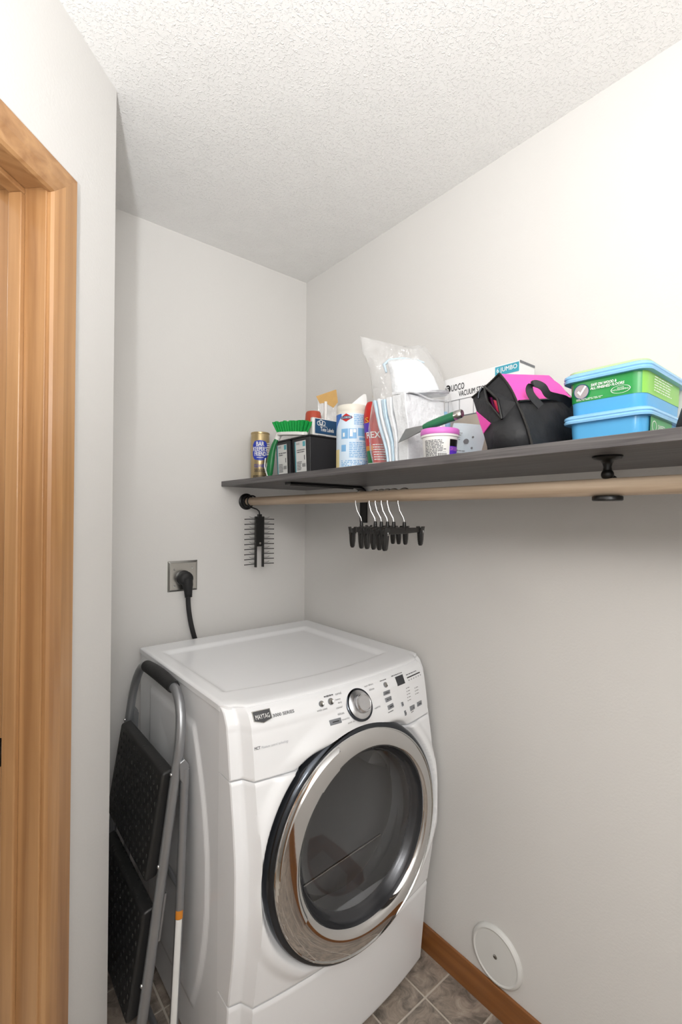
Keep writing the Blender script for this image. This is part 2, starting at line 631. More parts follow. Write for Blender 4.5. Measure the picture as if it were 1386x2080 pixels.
fl = MB().box((-3.2, BACKY - 0.1, -0.06), (0.1, 0.75, -0.003)).build('floor', 'grout')
tag(fl, kind='structure')
tile_w, gap = 0.1497, 0.0055
tile_mesh = {}
def inside(x, y):
    if y > 0 or y < BACKY or x > 0:
        return False
    if (Vector((x, y, 0)) - Vector((EX, EY, 0))).dot(N) < 0 and y < EY:
        return False
    if y >= EY and x < EX:
        return False
    return x > LX
def add_tile(x0, x1, y0, y1):
    key = (round(x1 - x0, 4), round(y1 - y0, 4))
    if key not in tile_mesh:
        a, b = (x1 - x0) / 2, (y1 - y0) / 2
        c = 0.0012
        mb = MB().hexa([(-a, -b, -0.003), (a, -b, -0.003), (a, b, -0.003), (-a, b, -0.003),
                        (-a + c, -b + c, 0), (a - c, -b + c, 0), (a - c, b - c, 0), (-a + c, b - c, 0)])
        me = bpy.data.meshes.new('tile')
        me.from_pydata([tuple(p) for p in mb.v], [], mb.f)
        me.materials.append(M['tile'])
        tile_mesh[key] = me
    o = bpy.data.objects.new('tile', tile_mesh[key])
    o.location = ((x0 + x1) / 2, (y0 + y1) / 2, 0)
    o.parent = fl
    col.objects.link(o)
xl = [0.0] + [-0.1225 - tile_w * i for i in range(12)]
yl = [-0.795 + tile_w * i for i in range(5, -16, -1)]
for i in range(len(xl) - 1):
    for j in range(len(yl) - 1):
        xa, xb, ya, yb = xl[i + 1], xl[i], yl[j + 1], min(yl[j], 0.0)
        if yb - ya < 0.02:
            continue
        if inside((xa + xb) / 2, (ya + yb) / 2):
            add_tile(xa + gap / 2, xb - (gap / 2 if xb < 0 else 0.0), ya + gap / 2, yb - gap / 2)

tag(MB().box((-3.2, BACKY - 0.1, CEIL), (0.1, 0.75, CEIL + 0.08)).build('ceiling', 'ceiling'), kind='structure')
tag(MB().box((0, BACKY - 0.1, -0.05), (0.1, 0.1, CEIL)).build('wall_right', 'wall'), kind='structure')
tag(MB().box((EX - 0.115, 0, -0.05), (0.0, 0.1, CEIL)).build('wall_back', 'wall'), kind='structure')
tag(MB().box((LX - 0.1, BACKY - 0.1, -0.05), (0.1, BACKY, CEIL)).build('wall_behind', 'wall'), kind='structure')
tag(MB().box((LX - 0.1, BACKY, -0.05), (LX, LY - 0.02, CEIL)).build('wall_left', 'wall'), kind='structure')
# angled wall with the doorway, and its return to the back wall
S_A, S_B, Z_D = 0.2145, 1.0705, 2.044         # rough opening
wl = MB()
T = -0.115
wbox(wl, 0.0, S_A, T, 0, -0.05, CEIL)
wbox(wl, S_B, S_END + 0.05, T, 0, -0.05, CEIL)
wbox(wl, S_A, S_B, T, 0, Z_D, CEIL)
wl.box((EX - 0.115, EY, -0.05), (EX, 0.0, CEIL))
tag(wl.build('wall_doorway', 'wall'), kind='structure')
# hall beyond the doorway
tag(MB().box((-3.2, -2.4, -0.05), (-3.1, 0.75, CEIL)).build('wall_hall', 'wall'), kind='structure')
tag(MB().box((-3.1, 0.65, -0.05), (-0.9, 0.75, CEIL)).build('wall_hall_end', 'wall'), kind='structure')
tag(MB().box((-3.2, -2.5, -0.05), (LX - 0.1, -2.4, CEIL)).build('wall_hall_near', 'wall'), kind='structure')
tag(MB().box((EX - 0.115, 0.1, -0.05), (EX - 0.05, 0.65, CEIL)).build('wall_hall_side', 'wall'), kind='structure')

# baseboards
bb = MB().hexa([(-0.013, BACKY, 0), (0, BACKY, 0), (0, 0, 0), (-0.013, 0, 0),
                (-0.008, BACKY, 0.079), (0, BACKY, 0.079), (0, 0, 0.079), (-0.008, 0, 0.079)])
tag(bb.build('baseboard_right', 'base', bevel=0.002), kind='structure')
bb = MB().box((EX, -0.012, 0), (-0.013, 0, 0.079))
tag(bb.build('baseboard_back', 'oak_h', bevel=0.002), kind='structure')
bb = MB().box((EX, EY, 0), (EX + 0.011, -0.012, 0.079))
tag(bb.build('baseboard_left', 'base', bevel=0.002), kind='structure')
bb = wbox(MB(), 0.0, 0.164, 0, 0.011, 0, 0.079)
tag(bb.build('baseboard_doorway', 'oak_h', bevel=0.002), kind='structure')
bb = MB().box((LX, BACKY, 0), (-0.013, BACKY + 0.012, 0.079))
tag(bb.build('baseboard_behind', 'oak_h', bevel=0.002), kind='structure')

# door frame
dr = thing('door_1', None, None, tuple(wp(0.64, 0, 0)), kind='structure')
C0, C1, Q = 0.165, 0.2275, 0.017            # casing outer, inner, thickness
CT, CI = 2.083, 2.0205
CB0, CB1 = 1.12, 1.0575
def casing_ring(pts_out, pts_in):
    """mitred board with an eased inner edge: out/in pairs at both ends"""
    rings = []
    for (so, zo), (si, zi) in zip(pts_out, pts_in):
        r = []
        for f, q in ((0, 0), (0, Q), (0.55, Q), (0.80, Q - 0.003), (0.93, Q - 0.0055), (1.0, Q - 0.0105), (1.0, 0)):
            r.append(wp(lerp(so, si, f), q, lerp(zo, zi, f)))
        rings.append(r)
    return MB().loft(rings)
casing_ring([(C0, 0), (C0, CT)], [(C1, 0), (C1, CI)]).build('casing', 'oak_v', dr)
casing_ring([(C0, CT), (CB0, CT)], [(C1, CI), (CB1, CI)]).build('head_casing', 'oak_h', dr)
casing_ring([(CB0, CT), (CB0, 0)], [(CB1, CI), (CB1, 0)]).build('casing', 'oak_v', dr)
JA, JB, JZ = 0.2325, 1.0525, 2.026
jb = wbox(MB(), S_A, JA, T - 0.002, 0.001, 0, JZ + 0.012).build('jamb', 'oak_v', dr, bevel=0.0015)
wbox(MB(), JB, S_B, T - 0.002, 0.001, 0, JZ).build('jamb', 'oak_v', dr, bevel=0.0015)
wbox(MB(), JA, JB, T - 0.002, 0.001, JZ - 0.0, Z_D).build('head_jamb', 'oak_h', dr, bevel=0.0015)
wbox(MB(), JA, JA + 0.012, -0.069, -0.041, 0, JZ - 0.012).build('stop', 'oak_v', dr, bevel=0.003)
wbox(MB(), JA, JB, -0.069, -0.041, JZ - 0.012, JZ).build('head_stop', 'oak_h', dr, bevel=0.003)
wbox(MB(), JB - 0.012, JB, -0.069, -0.041, 0, JZ - 0.012).build('stop', 'oak_v', dr, bevel=0.003)
# strike plate let into the jamb beyond the stop
sp = MB()
z0, z1 = 0.912, 0.966
wbox(sp, JA, JA + 0.0016, -0.112, -0.078, z0, z0 + 0.015)
wbox(sp, JA, JA + 0.0016, -0.112, -0.078, z1 - 0.017, z1)
wbox(sp, JA, JA + 0.0016, -0.086, -0.078, z0, z1)
stp = sp.build('strike_plate', 'blackm', dr)
ss = MB()
for zz in (z0 + 0.007, z1 - 0.008):
    ss.lathe([(0.0, 0.0), (0.003, 0.0), (0.0025, 0.0012), (0.0, 0.0014)], tuple(wp(JA + 0.0016, -0.098, zz)), 'x', 10)
ss.build('screw', 'plate', stp)
wbox(MB(), JA - 0.004, JA + 0.0004, -0.108, -0.086, z0 + 0.015, z1 - 0.017).build('latch_hole', 'white_pl', stp)

# ================================================================== DRYER
XC = -0.363
HW = 0.343
DT = 0.947
dryer = thing('clothes_dryer', 'white front-loading clothes dryer with chrome round door in the corner', 'dryer', (XC, -0.38, 0))

EZ = [(.0, .722), (.03, .725), (.28, .75), (.31, .755), (.40, .771), (.49, .78), (.61, .78), (.70, .768), (.79, .752),
      (.86, .742), (.91, .732), (.935, .718), (.947, .700)]
def E_(z):
    if z <= EZ[0][0]:
        return EZ[0][1]
    for (a, b), (c, d) in zip(EZ, EZ[1:]):
        if z <= c:
            return lerp(b, d, (z - a) / (c - a))
    return EZ[-1][1]
def Es(z):
    return sum(E_(z + k * 0.012) for k in (-2, -1, 0, 1, 2)) / 5 if z < 0.90 else E_(z)
RCX, RCZ, TILT = -0.366, 0.565, 0.04
def FY(x, z):
    a = abs(x - XC)
    main = Es(z) + .028 * (1 - (min(a, .3) / .3) ** 2)
    if a <= .300:
        y = main
    elif a <= .315:
        y = main - (a - .300) / .015 * .03
    else:
        y = main - .03 - (a - .315) * .25
    rho = math.hypot(x - RCX, z - RCZ)
    if 0.27 < z < 0.79:
        y += sstep(0.283, 0.315, z) * 0.009 * (1 - sstep(0.312, 0.338, rho)) * (1 if a < .3 else max(0, 1 - (a - .3) / .01))
    if z >= 0.79:
        y = lerp(y, max(y, 0.790 - (z - RCZ) * TILT), (1 - sstep(0.297, 0.345, rho)) * sstep(0.792, 0.835, z))
    k = (1 - sstep(0.287, 0.303, rho)) * (1 - sstep(0.792, 0.835, z))
    if k > 0:
        y = lerp(y, min(y, 0.766 - (z - RCZ) * TILT), k)
    return -y
def front_grid(z0, z1, nz, inset=0.0):
    aa = [0, .05, .10, .15, .20, .24, .27, .285, .294, .300, .3025, .308, .313, .316, .325, .335, .341, .343]
    xs = [XC - a for a in reversed(aa)] + [XC + a for a in aa[1:]]
    xs2 = []
    for a, b in zip(xs, xs[1:]):
        k = max(1, int((b - a) / 0.0045))
        xs2 += [lerp(a, b, i / k) for i in range(k)]
    xs2.append(xs[-1])
    zs = frange(z0, z1, nz)
    def fn(x, z):
        e = 0.0
        if z in (zs[0], zs[-1]):
            e = 0.0035
        y = FY(x, z) + e
        if abs(abs(x - XC) - .343) < 1e-6:
            y += 0.004
        return (x, y, z)
    mb = MB()
    mb.grid(fn, xs2, zs, skip=lambda x, z: math.hypot(x - RCX, z - RCZ) < 0.262)
    # top, bottom and side flanges going back into the cabinet
    for z in (z0, z1):
        mb.grid(lambda x, t: (x, lerp(fn(x, z)[1], -0.66, t), z), xs2, [0, 1])
    for x in (xs2[0], xs2[-1]):
        mb.grid(lambda z, t: (x, lerp(fn(x, z)[1], -0.655, t), z), zs, [0, 1])
    return mb
console = front_grid(0.7925, 0.947, 40).build('control_panel', 'white_paint', dryer, smooth=True)
front_grid(0.2835, 0.7895, 112).build('front_panel', 'white_paint', dryer, smooth=True)
front_grid(0.022, 0.2805, 40).build('kick_panel', 'white_paint', dryer, smooth=True)

# cabinet: back, right side and floor pan; embossed left side
bd = MB()
x0, x1, yb, yf = XC - HW + .001, XC + HW - .001, -0.055, -0.665
bd.grid(lambda z, y: (x1, y, z), [0.02, 0.935], [yf, yb])
bd.grid(lambda z, x: (x, yb, z), [0.02, 0.935], [x0, x1])
bd.grid(lambda y, x: (x, y, 0.02), [yf, yb], [x0, x1])
bd.build('cabinet', 'side_paint', dryer)
def side_x(y, z):
    # long embossed panel with a bowed front edge
    t = (z - 0.49) / 0.36
    fr = -0.515 - 0.092 * max(0.0, 1 - t * t)
    dz = min(z - 0.13, 0.855 - z)
    dy = min(y - fr, -0.16 - y)
    d = min(dz, dy)
    return x0 - 0.006 * sstep(0.0, 0.009, d) + 0.007 * sstep(0.05, 0.14, min(dz, -0.2 - y, y - fr - 0.02)) * 0.6
sd = MB()
sd.grid(lambda y, z: (side_x(y, z), y, z), frange(yf, yb, 90), frange(0.02, 0.932, 110))
sd.build('side_panel', 'side_paint', dryer, smooth=True)
# four levelling feet
for fx in (x0 + .05, x1 - .05):
    for fy in (-0.62, -0.10):
        MB().lathe([(0, 0.0), (.022, 0.0), (.022, .008), (.008, .012), (.008, .021)], (fx, fy, 0.0), n=16).build('foot', 'rubber', dryer)
# lid with a shallow recess
LXA, LXB = XC - HW - .002, XC + HW + .002
def lid_front(x):
    a = (x - XC) / HW
    b = abs(x - XC)
    return -0.703 - 0.027 * (1 - min(1, b / .3) ** 2) + 0.024 * sstep(0.294, 0.320, b) + 0.004 * sstep(0.32, 0.343, b)
def lid_z(x, y):
    a = (x - XC) / HW
    fb = -0.598 - 0.038 * (1 - min(1, abs(a) / 0.83) ** 2)
    d = min(x - (XC - 0.305), XC + 0.262 - x, -0.150 - y, y - fb)
    z = DT + 0.006 - 0.009 * sstep(-0.004, 0.020, d)
    e = min(x - LXA, LXB - x, -0.05 - y, y - lid_front(x) + .003)
    r = 0.010
    if e < r:
        z -= r - math.sqrt(max(0.0, r * r - (r - e) ** 2))
    # the front edge rolls down to the console
    ef = y - lid_front(x)
    if ef < 0.03:
        z -= 0.004 * (1 - ef / 0.03) ** 2
    return z
lid = MB()
us = [0, .0012, .003, .006, .010, .016] + frange(.022, .978, 84) + [.984, .990, .994, .997, .9988, 1]
vv_ = [0, .0012, .003, .006, .010, .016] + frange(.022, .978, 84) + [.984, .990, .994, .997, .9988, 1]
def lidp(u, v):
    d = v * 0.655
    hw = HW + .001
    if d < 0.022:
        hw -= 0.022 - math.sqrt(max(0.0, 0.022 ** 2 - (0.022 - d) ** 2))
    x = XC + (u - .5) * 2 * hw
    y = lerp(lid_front(x), -0.05, v)
    return (x, y, lid_z(x, y))
lid.grid(lidp, us, vv_)
for v in (0, 1):
    lid.grid(lambda u, t: (lidp(u, v)[0], lidp(u, v)[1] + (0.004 if v == 0 else 0) * t, lerp(lidp(u, v)[2], 0.936, t)), us, [0, 1])
for u in (0, 1):
    lid.grid(lambda v, t: (lidp(u, v)[0], lidp(u, v)[1], lerp(lidp(u, v)[2], 0.934, t)), vv_, [0, 1])
lid.build('lid', 'white_paint', dryer, smooth=True)

# door
def coff(r):
    return 0.020 * min(1.0, max(0.0, (0.268 - r) / 0.053))
door = MB().lathe([(.2685, -.7965), (.258, -.8005), (.240, -.8015), (.226, -.7995), (.2185, -.7955), (.2155, -.789)],
                  (RCX, 0, RCZ), 'y', 120, coff, tilt=TILT).build('door', 'chrome', dryer, smooth=True)
MB().lathe([(.287, -.745), (.2875, -.772), (.2865, -.781), (.2825, -.7895), (.2765, -.794), (.2725, -.7945)],
           (RCX, 0, RCZ), 'y', 120, tilt=TILT).build('outer_band', 'dark_chrome', door, smooth=True)
MB().lathe([(.2725, -.7945), (.2715, -.7985), (.2695, -.7990), (.2685, -.7965)],
           (RCX, 0, RCZ), 'y', 120, tilt=TILT).build('bright_bead', 'chrome', door, smooth=True)
MB().lathe([(.2155, -.789), (.2125, -.781), (.2105, -.772), (.2085, -.770), (.204, -.762), (.199, -.7555), (.196, -.754)],
           (RCX, 0, RCZ), 'y', 120, coff, tilt=TILT).build('inner_bezel', 'gasket', door, smooth=True)
MB().lathe([(.196, -.7545), (.188, -.748), (.175, -.744), (.16, -.743), (.12, -.745), (.07, -.747), (.03, -.748), (.0005, -.748)],
           (RCX, 0, RCZ), 'y', 96, coff, tilt=TILT).build('glass', 'glass', door, smooth=True)
# handle plate over the upper left of the ring
hd = MB()
hr = []
for i in range(41):
    ring = []
    for r, y in ((.2700, -.795), (.2690, -.8015), (.2640, -.8085), (.2330, -.8095), (.2270, -.8065), (.2235, -.798)):
        a = math.radians(lerp(lerp(108, 117, (.27 - r) / .0465), 206, i / 40))
        ca, sa = math.cos(a), math.sin(a)
        ring.append((RCX + coff(r) * 0.9 + r * ca, y + TILT * r * sa, RCZ + r * sa))
    hr.append(ring)
hd.loft(hr)
hd.build('handle', 'chrome', door, smooth=True)
# drum seen through the glass
dm = MB().lathe([(.190, -.70), (.195, -.69), (.262, -.62), (.270, -.56), (.272, -.16)], (RCX + .01, 0, RCZ), 'y', 72)
dm.build('drum', 'drum', dryer, smooth=True)
MB().lathe([(.272, -.16), (.20, -.15), (.19, -.155), (.0005, -.155)], (RCX + .01, 0, RCZ), 'y', 72).build('drum_back', 'drum', dryer, smooth=True)
for k in range(3):
    a = math.radians(250 + 120 * k)
    rr = []
    for y in (-.60, -.58, -.22, -.18):
        hgt = 0.05 if y in (-.58, -.22) else 0.0
        c_, s_ = math.cos(a), math.sin(a)
        def P(r, t):
            return (RCX + .01 + r * c_ - t * s_, y, RCZ + r * s_ + t * c_)
        rr.append([P(.274, -.05), P(.262 - hgt * .6, -.022), P(.255 - hgt, 0), P(.262 - hgt * .6, .022), P(.274, .05)])
    MB().loft(rr, True, True).build('drum_baffle', 'drum', dryer, smooth=True)
MB().tube([(RCX - .195 + .014, -.70, RCZ - .125), (RCX + .15, -.70, RCZ - .105)], .003, 8).build('lint_ledge', 'plate', dryer, smooth=True)

# controls: everything is laid onto the console's own surface
def fmap(u, v, off=0.0006):
    e = 1e-3
    y = FY(u, v)
    nx = (FY(u + e, v) - FY(u - e, v)) / (2 * e)
    nz = (FY(u, v + e) - FY(u, v - e)) / (2 * e)
    n = Vector((nx, -1, nz)).normalized()
    return Vector((u, y, v)) + n * off
def fbox(mb, u0, u1, v0, v1, h, nu=2):
    g0 = [fmap(u, v, -0.001) for u, v in ((u0, v0), (u1, v0), (u1, v1), (u0, v1))]
    g1 = [fmap(u, v, h) for u, v in ((u0, v0), (u1, v0), (u1, v1), (u0, v1))]
    return mb.hexa(g0 + g1)
KX, KZ = -0.3596, 0.8966
kn = fmap(KX, KZ, 0)
knrm = (fmap(KX, KZ, 1.0) - kn).normalized()
ku = Vector((1, 0, 0))
ku = (ku - knrm * ku.dot(knrm)).normalized()
kv = knrm.cross(ku)
def kring(r, h, n=48):
    return [kn + knrm * h + (ku * math.cos(2 * math.pi * i / n) + kv * math.sin(2 * math.pi * i / n)) * r for i in range(n)]
knob = MB().loft([kring(.0245, .004), kring(.0245, .017), kring(.0235, .023), kring(.0215, .026), kring(.0195, .0262), kring(.0185, .0252), kring(.0004, .0252)], True, False).build('knob', 'knob', dryer, smooth=True)
MB().loft([kring(.0425, -.001), kring(.0425, .003), kring(.040, .005), kring(.0365, .0052)], True, False).build('knob_ring', 'dark_chrome', knob, smooth=True)
MB().loft([kring(.0365, .0052), kring(.034, .007), kring(.0245, .010)], True, False).build('knob_skirt', 'knob', knob, smooth=True)
# badge
bp_ = [(-.6549, .9370), (-.6104, .9370), (-.6104, .9190), (-.6325, .9130), (-.6549, .9190)]
def scale_poly(p, k):
    cx = sum(a for a, b in p) / len(p)
    cy = sum(b for a, b in p) / len(p)
    return [(cx + (a - cx) * k, cy + (b - cy) * k) for a, b in p]
badge = MB().loft([[fmap(u, v, -0.002) for u, v in bp_], [fmap(u, v, 0.003) for u, v in bp_]]).build('badge', 'plate', dryer)
poly(fmap, scale_poly(bp_, 0.9), 0.0036).build('badge_field', 'badge', badge)
text('MAYTAG', fmap, -.6327, .9215, .034, .0090, 0.0042).build('lettering', 'white_ink', badge)
text('3000 SERIES', fmap, -.5800, .9195, .055, .0062, bold=0.0004).build('lettering', 'grey_ink', dryer)
text('MCT', fmap, -.6530, .8605, .0135, .0065, bold=0.0003).build('lettering', 'grey_ink', dryer)
text('Moisture control technology', fmap, -.6100, .8585, .066, .0075).build('lettering', 'pale_ink', dryer)
# round push buttons
for (u, v, r) in ((-.4743, .9223, .0075), (-.4457, .9220, .0085), (-.2479, .9200, .0075)):
    c = fmap(u, v, 0)
    def br(rad, h, n=24):
        nn = (fmap(u, v, 1.0) - c).normalized()
        a1 = Vector((1, 0, 0)); a1 = (a1 - nn * a1.dot(nn)).normalized(); a2 = nn.cross(a1)
        return [c + nn * h + (a1 * math.cos(2 * math.pi * i / n) + a2 * math.sin(2 * math.pi * i / n)) * rad for i in range(n)]
    b = MB().loft([br(r, -.001), br(r, .002), br(r * .82, .0035)], True, False).build('button', 'btn', dryer, smooth=True)
    MB().loft([br(r * .82, .0035), br(r * .6, .0022), br(.0003, .0020)], True, False).build('button_face', 'plate', b, smooth=True)
# rectangular keys
for (u, v, w, h) in ((-.4450, .8772, .034, .0115), (-.2500, .9008, .027, .0105), (-.2480, .8833, .027, .0105),
                     (-.2470, .8650, .027, .0105), (-.1450, .8325, .024, .0125), (-.1065, .8335, .024, .0125),
                     (-.1906, .8550, .009, .0110), (-.1880, .8318, .009, .0120)):
    k = fbox(MB(), u - w / 2, u + w / 2, v - h / 2, v + h / 2, .0022).build('key', 'btn', dryer, bevel=0.0012)
    patch(fmap, u - w * .28, u + w * .28, v - .001, v + .001, .0027).build('key_print', 'dark_ink', k)
dsp = fbox(MB(), -.200, -.164, .9060, .9290, .0012).build('display', 'lcd', dryer, bevel=0.0006)
fbox(MB(), -.149, -.081, .9148, .9176, .0012).build('level_bar', 'dark_ink', dryer)
lp = MB()
for (u0, u1, v, h) in ((-.265, -.232, .931, .0022), (-.214, -.160, .9325, .0022), (-.150, -.095, .9225, .0022),
                       (-.462, -.430, .9335, .0022), (-.264, -.238, .8535, .0020), (-.155, -.137, .8210, .0020)):
    fine_print(fmap, u0, u1, v, v + h, 1, mb=lp, dens=1.0)
for i in range(6):
    patch(fmap, -.147 + i * .0125, -.142 + i * .0125, .9085, .9105, .0009, mb=lp)
for i in range(5):
    patch(fmap, -.163, -.160, .8895 - i * .0085, .8920 - i * .0085, .0009, mb=lp)
    patch(fmap, -.157, -.147, .8900 - i * .0085, .8915 - i * .0085, .0009, mb=lp)
for i in range(3):
    patch(fmap, -.122, -.119, .8800 - i * .0085, .8825 - i * .0085, .0009, mb=lp)
    patch(fmap, -.116, -.104, .8805 - i * .0085, .8820 - i * .0085, .0009, mb=lp)
lp.build('panel_print', 'grey_ink', dryer, kind='stuff')
lab = MB()
for t_, u, v, w in (('normal', -.4170, .9315, .019), ('heavy', -.4230, .9195, .016), ('duty', -.4200, .9120, .013), ('casual', -.4250, .9025, .019),
                    ('delicate', -.4240, .8880, .020), ('timed dry', -.4140, .8740, .024), ('quick dry', -.3980, .8630, .024),
                    ('super delicate', -.3100, .9290, .034), ('delicate', -.3040, .9190, .020), ('rapid dry', -.3000, .8740, .024)):
    text(t_, fmap, u, v, w, .0050, mb=lab)
text('start', fmap, -.4480, .9325, .014, .004, mb=lab)
text('wrinkle control', fmap, -.4770, .9085, .030, .0045, mb=lab)
lab.build('dial_lettering', 'grey_ink', dryer, kind='stuff')

# ================================================================== OUTLET, PLUG, ROUND COVER
ol = thing('dryer_outlet', 'square stainless steel outlet plate on the wall above the dryer', 'outlet', (-.545, 0, 1.174))
px0, px1, pz0, pz1 = -.600, -.490, 1.119, 1.230
pl = MB()
pl.loft([[(px0, 0, pz0), (px1, 0, pz0), (px1, 0, pz1), (px0, 0, pz1)],
         [(px0, -.002, pz0), (px1, -.002, pz0), (px1, -.002, pz1), (px0, -.002, pz1)],
         [(px0 + .007, -.007, pz0 + .007), (px1 - .007, -.007, pz0 + .007), (px1 - .007, -.007, pz1 - .007), (px0 + .007, -.007, pz1 - .007)]])
pl.build('plate', 'plate', ol, bevel=0.001)
MB().lathe([(.0272, -.006), (.0272, -.0125), (.0245, -.014), (.0005, -.014)], (-.545, 0, 1.168), 'y', 36).build('receptacle', 'black', ol, smooth=True)
for sx, sz in ((-.578, 1.199), (-.512, 1.203), (-.512, 1.140), (-.578, 1.140)):
    MB().lathe([(.0038, -.0065), (.0036, -.0080), (.0005, -.0085)], (sx, 0, sz), 'y', 12).build('screw', 'wire', ol, smooth=True)
cord = thing('power_cord', 'black dryer power cord with angled plug in the steel outlet', 'cord', (-.540, -.03, 1.168))
pg = MB()
pg.loft([[(-.545 + r * math.cos(a), y, 1.168 + r * math.sin(a)) for a in [2 * math.pi * i / 28 for i in range(28)]]
         for r, y in ((.022, -.0145), (.0255, -.018), (.0255, -.034), (.0235, -.043), (.017, -.048))])
pg.build('plug', 'rubber', cord, smooth=True)
nk = MB().tube([(-.543, -.035, 1.170), (-.540, -.037, 1.145), (-.537, -.036, 1.120), (-.536, -.034, 1.104)], [.020, .019, .0135, .0115], 16)
nk.build('plug_neck', 'rubber', cord, smooth=True)
for i in range(4):
    MB().tube([(-.5375 + i * .0004, -.036, 1.122 - i * .006), (-.5373 + i * .0004, -.036, 1.119 - i * .006)], .0145 - i * .0004, 16).build('strain_relief', 'rubber', cord, smooth=True)
cb = []
for i in range(25):
    t = i / 24
    cb.append((lerp(-.536, -.503, min(1.0, (1.106 - lerp(1.106, .80, t)) / .17) ** 1.7), -.032 + .006 * math.sin(t * 3.1) + .006 * t, lerp(1.106, .80, t)))
MB().tube(cb, .0085, 12, flat=1.0).build('cable', 'rubber', cord, smooth=True)

cv = thing('wall_cover_plate', 'round white blank cover plate low on the wall above the baseboard', 'cover plate', (0, -.952, .162))
MB().lathe([(.0785, 0), (.0785, -.004), (.0760, -.0085), (.0700, -.0115), (.0665, -.0105), (.0655, -.0095), (.0005, -.0095)], (0, -.952, .162), 'x', 64).build('plate', 'cover', cv, smooth=True)
sc_ = MB().lathe([(.0062, -.009), (.0060, -.0108), (.0045, -.0118), (.0005, -.0120)], (0, -.952, .162), 'x', 20).build('screw', 'plate', cv, smooth=True)
MB().box((-.0124, -.956, .1612), (-.0119, -.948, .1628)).build('screw_slot', 'dark_ink', sc_)

# ================================================================== SHELF, BRACKETS, ROD
ST, SB, SX = 1.5275, 1.5080, -0.3965
shelf = MB().box((SX, -2.95, SB), (-.001, -.001, ST)).build('wall_shelf', 'shelf', bevel=0.0012)
tag(shelf, 'long charcoal wood-grain shelf board along the right wall', 'shelf')

br_ = thing('shelf_bracket', 'black metal L bracket holding up the shelf behind the clip hangers', 'bracket', (0, -.39, SB))
bm_ = MB()
def barprof(cx, cz, ang, y=-.3895, w=.0175, t=.004):
    c_, s_ = math.cos(ang), math.sin(ang)
    return [(cx - t * s_, y - w, cz + t * c_), (cx - t * s_, y + w, cz + t * c_), (cx + t * s_, y + w, cz - t * c_), (cx + t * s_, y - w, cz - t * c_)]
rings = [barprof(-.345, SB - .0045, 0)]
rings.append(barprof(-.040, SB - .0045, 0))
for i in range(7):
    a = math.radians(i * 15)
    rings.append(barprof(-.040 + .034 * math.sin(a), SB - .0045 - .034 * (1 - math.cos(a)), -a))
rings.append(barprof(-.006, 1.372, -math.pi / 2))
bm_.loft(rings)
bm_.build('arm', 'blackm', br_, bevel=0.001)
ribm = MB()
ribm.loft([[(-.335, -.3945, SB - .0075), (-.335, -.3845, SB - .0075), (-.335, -.3870, SB - .0105), (-.335, -.3920, SB - .0105)],
           [(-.060, -.3945, SB - .0075), (-.060, -.3845, SB - .0075), (-.060, -.3870, SB - .0125), (-.060, -.3920, SB - .0125)]])
ribm.build('rib', 'blackm', br_)
tag(br_, None)

RX, RZ, RR = -.2885, 1.4520, .0160
rod = MB().tube([(RX, -.004, RZ), (RX, -2.9, RZ)], RR, 32).build('closet_rod', 'rod', smooth=True)
tag(rod, 'round pale wooden closet rod hanging under the shelf', 'rod')
fg = thing('rod_flange', 'round black rod flange mounted on the back wall', 'flange', (RX, 0, RZ))
MB().lathe([(.0325, 0), (.0325, -.004), (.0295, -.0065), (.0240, -.0070), (.0228, -.0072)], (RX, 0, RZ), 'y', 40).build('base', 'blackm', fg, smooth=True)
MB().lathe([(.0228, -.005), (.0228, -.022), (.0215, -.0235), (.0172, -.0235), (.0172, -.006)], (RX, 0, RZ), 'y', 40).build('socket', 'blackm', fg, smooth=True)

hb = thing('rod_support', 'black ball-jointed rod support hanging from the shelf underside', 'bracket', (RX + .01, -1.352, SB))
cx_, cy_ = RX - .0, -1.350
MB().lathe([(.0005, 0), (.0245, 0), (.0250, -.003), (.0225, -.0060), (.0120, -.0085), (.0085, -.0135)], (cx_, cy_, SB), 'z', 40).build('ceiling_plate', 'blackm', hb, smooth=True)
MB().lathe([(.0085, -.013), (.0065, -.020), (.0075, -.0260)], (cx_, cy_, SB), 'z', 24).build('stem', 'blackm', hb, smooth=True)
MB().lathe([(.0005, -.0230)] + [(.0105 * math.sin(math.radians(a)), -.0335 + .0105 * math.cos(math.radians(a))) for a in range(15, 180, 15)] + [(.0005, -.044)],
           (cx_, cy_, SB), 'z', 24).build('ball', 'blackm', hb, smooth=True)
MB().tube([(cx_ + .004, cy_ - .002, SB - .034), (cx_ + .016, cy_ - .006, SB - .040), (cx_ + .0225, cy_ - .009, SB - .050), (cx_ + .0225, cy_ - .009, RZ - .010), (cx_ + .018, cy_ - .006, RZ - .0215)], .0042, 12).build('arm', 'blackm', hb, smooth=True)
MB().lathe([(.0005, -.0165), (.0240, -.0165), (.0250, -.0178), (.0250, -.0235), (.0235, -.0250), (.0005, -.0250)], (cx_, cy_, RZ), 'z', 40).build('cradle_disc', 'blackm', hb, smooth=True)

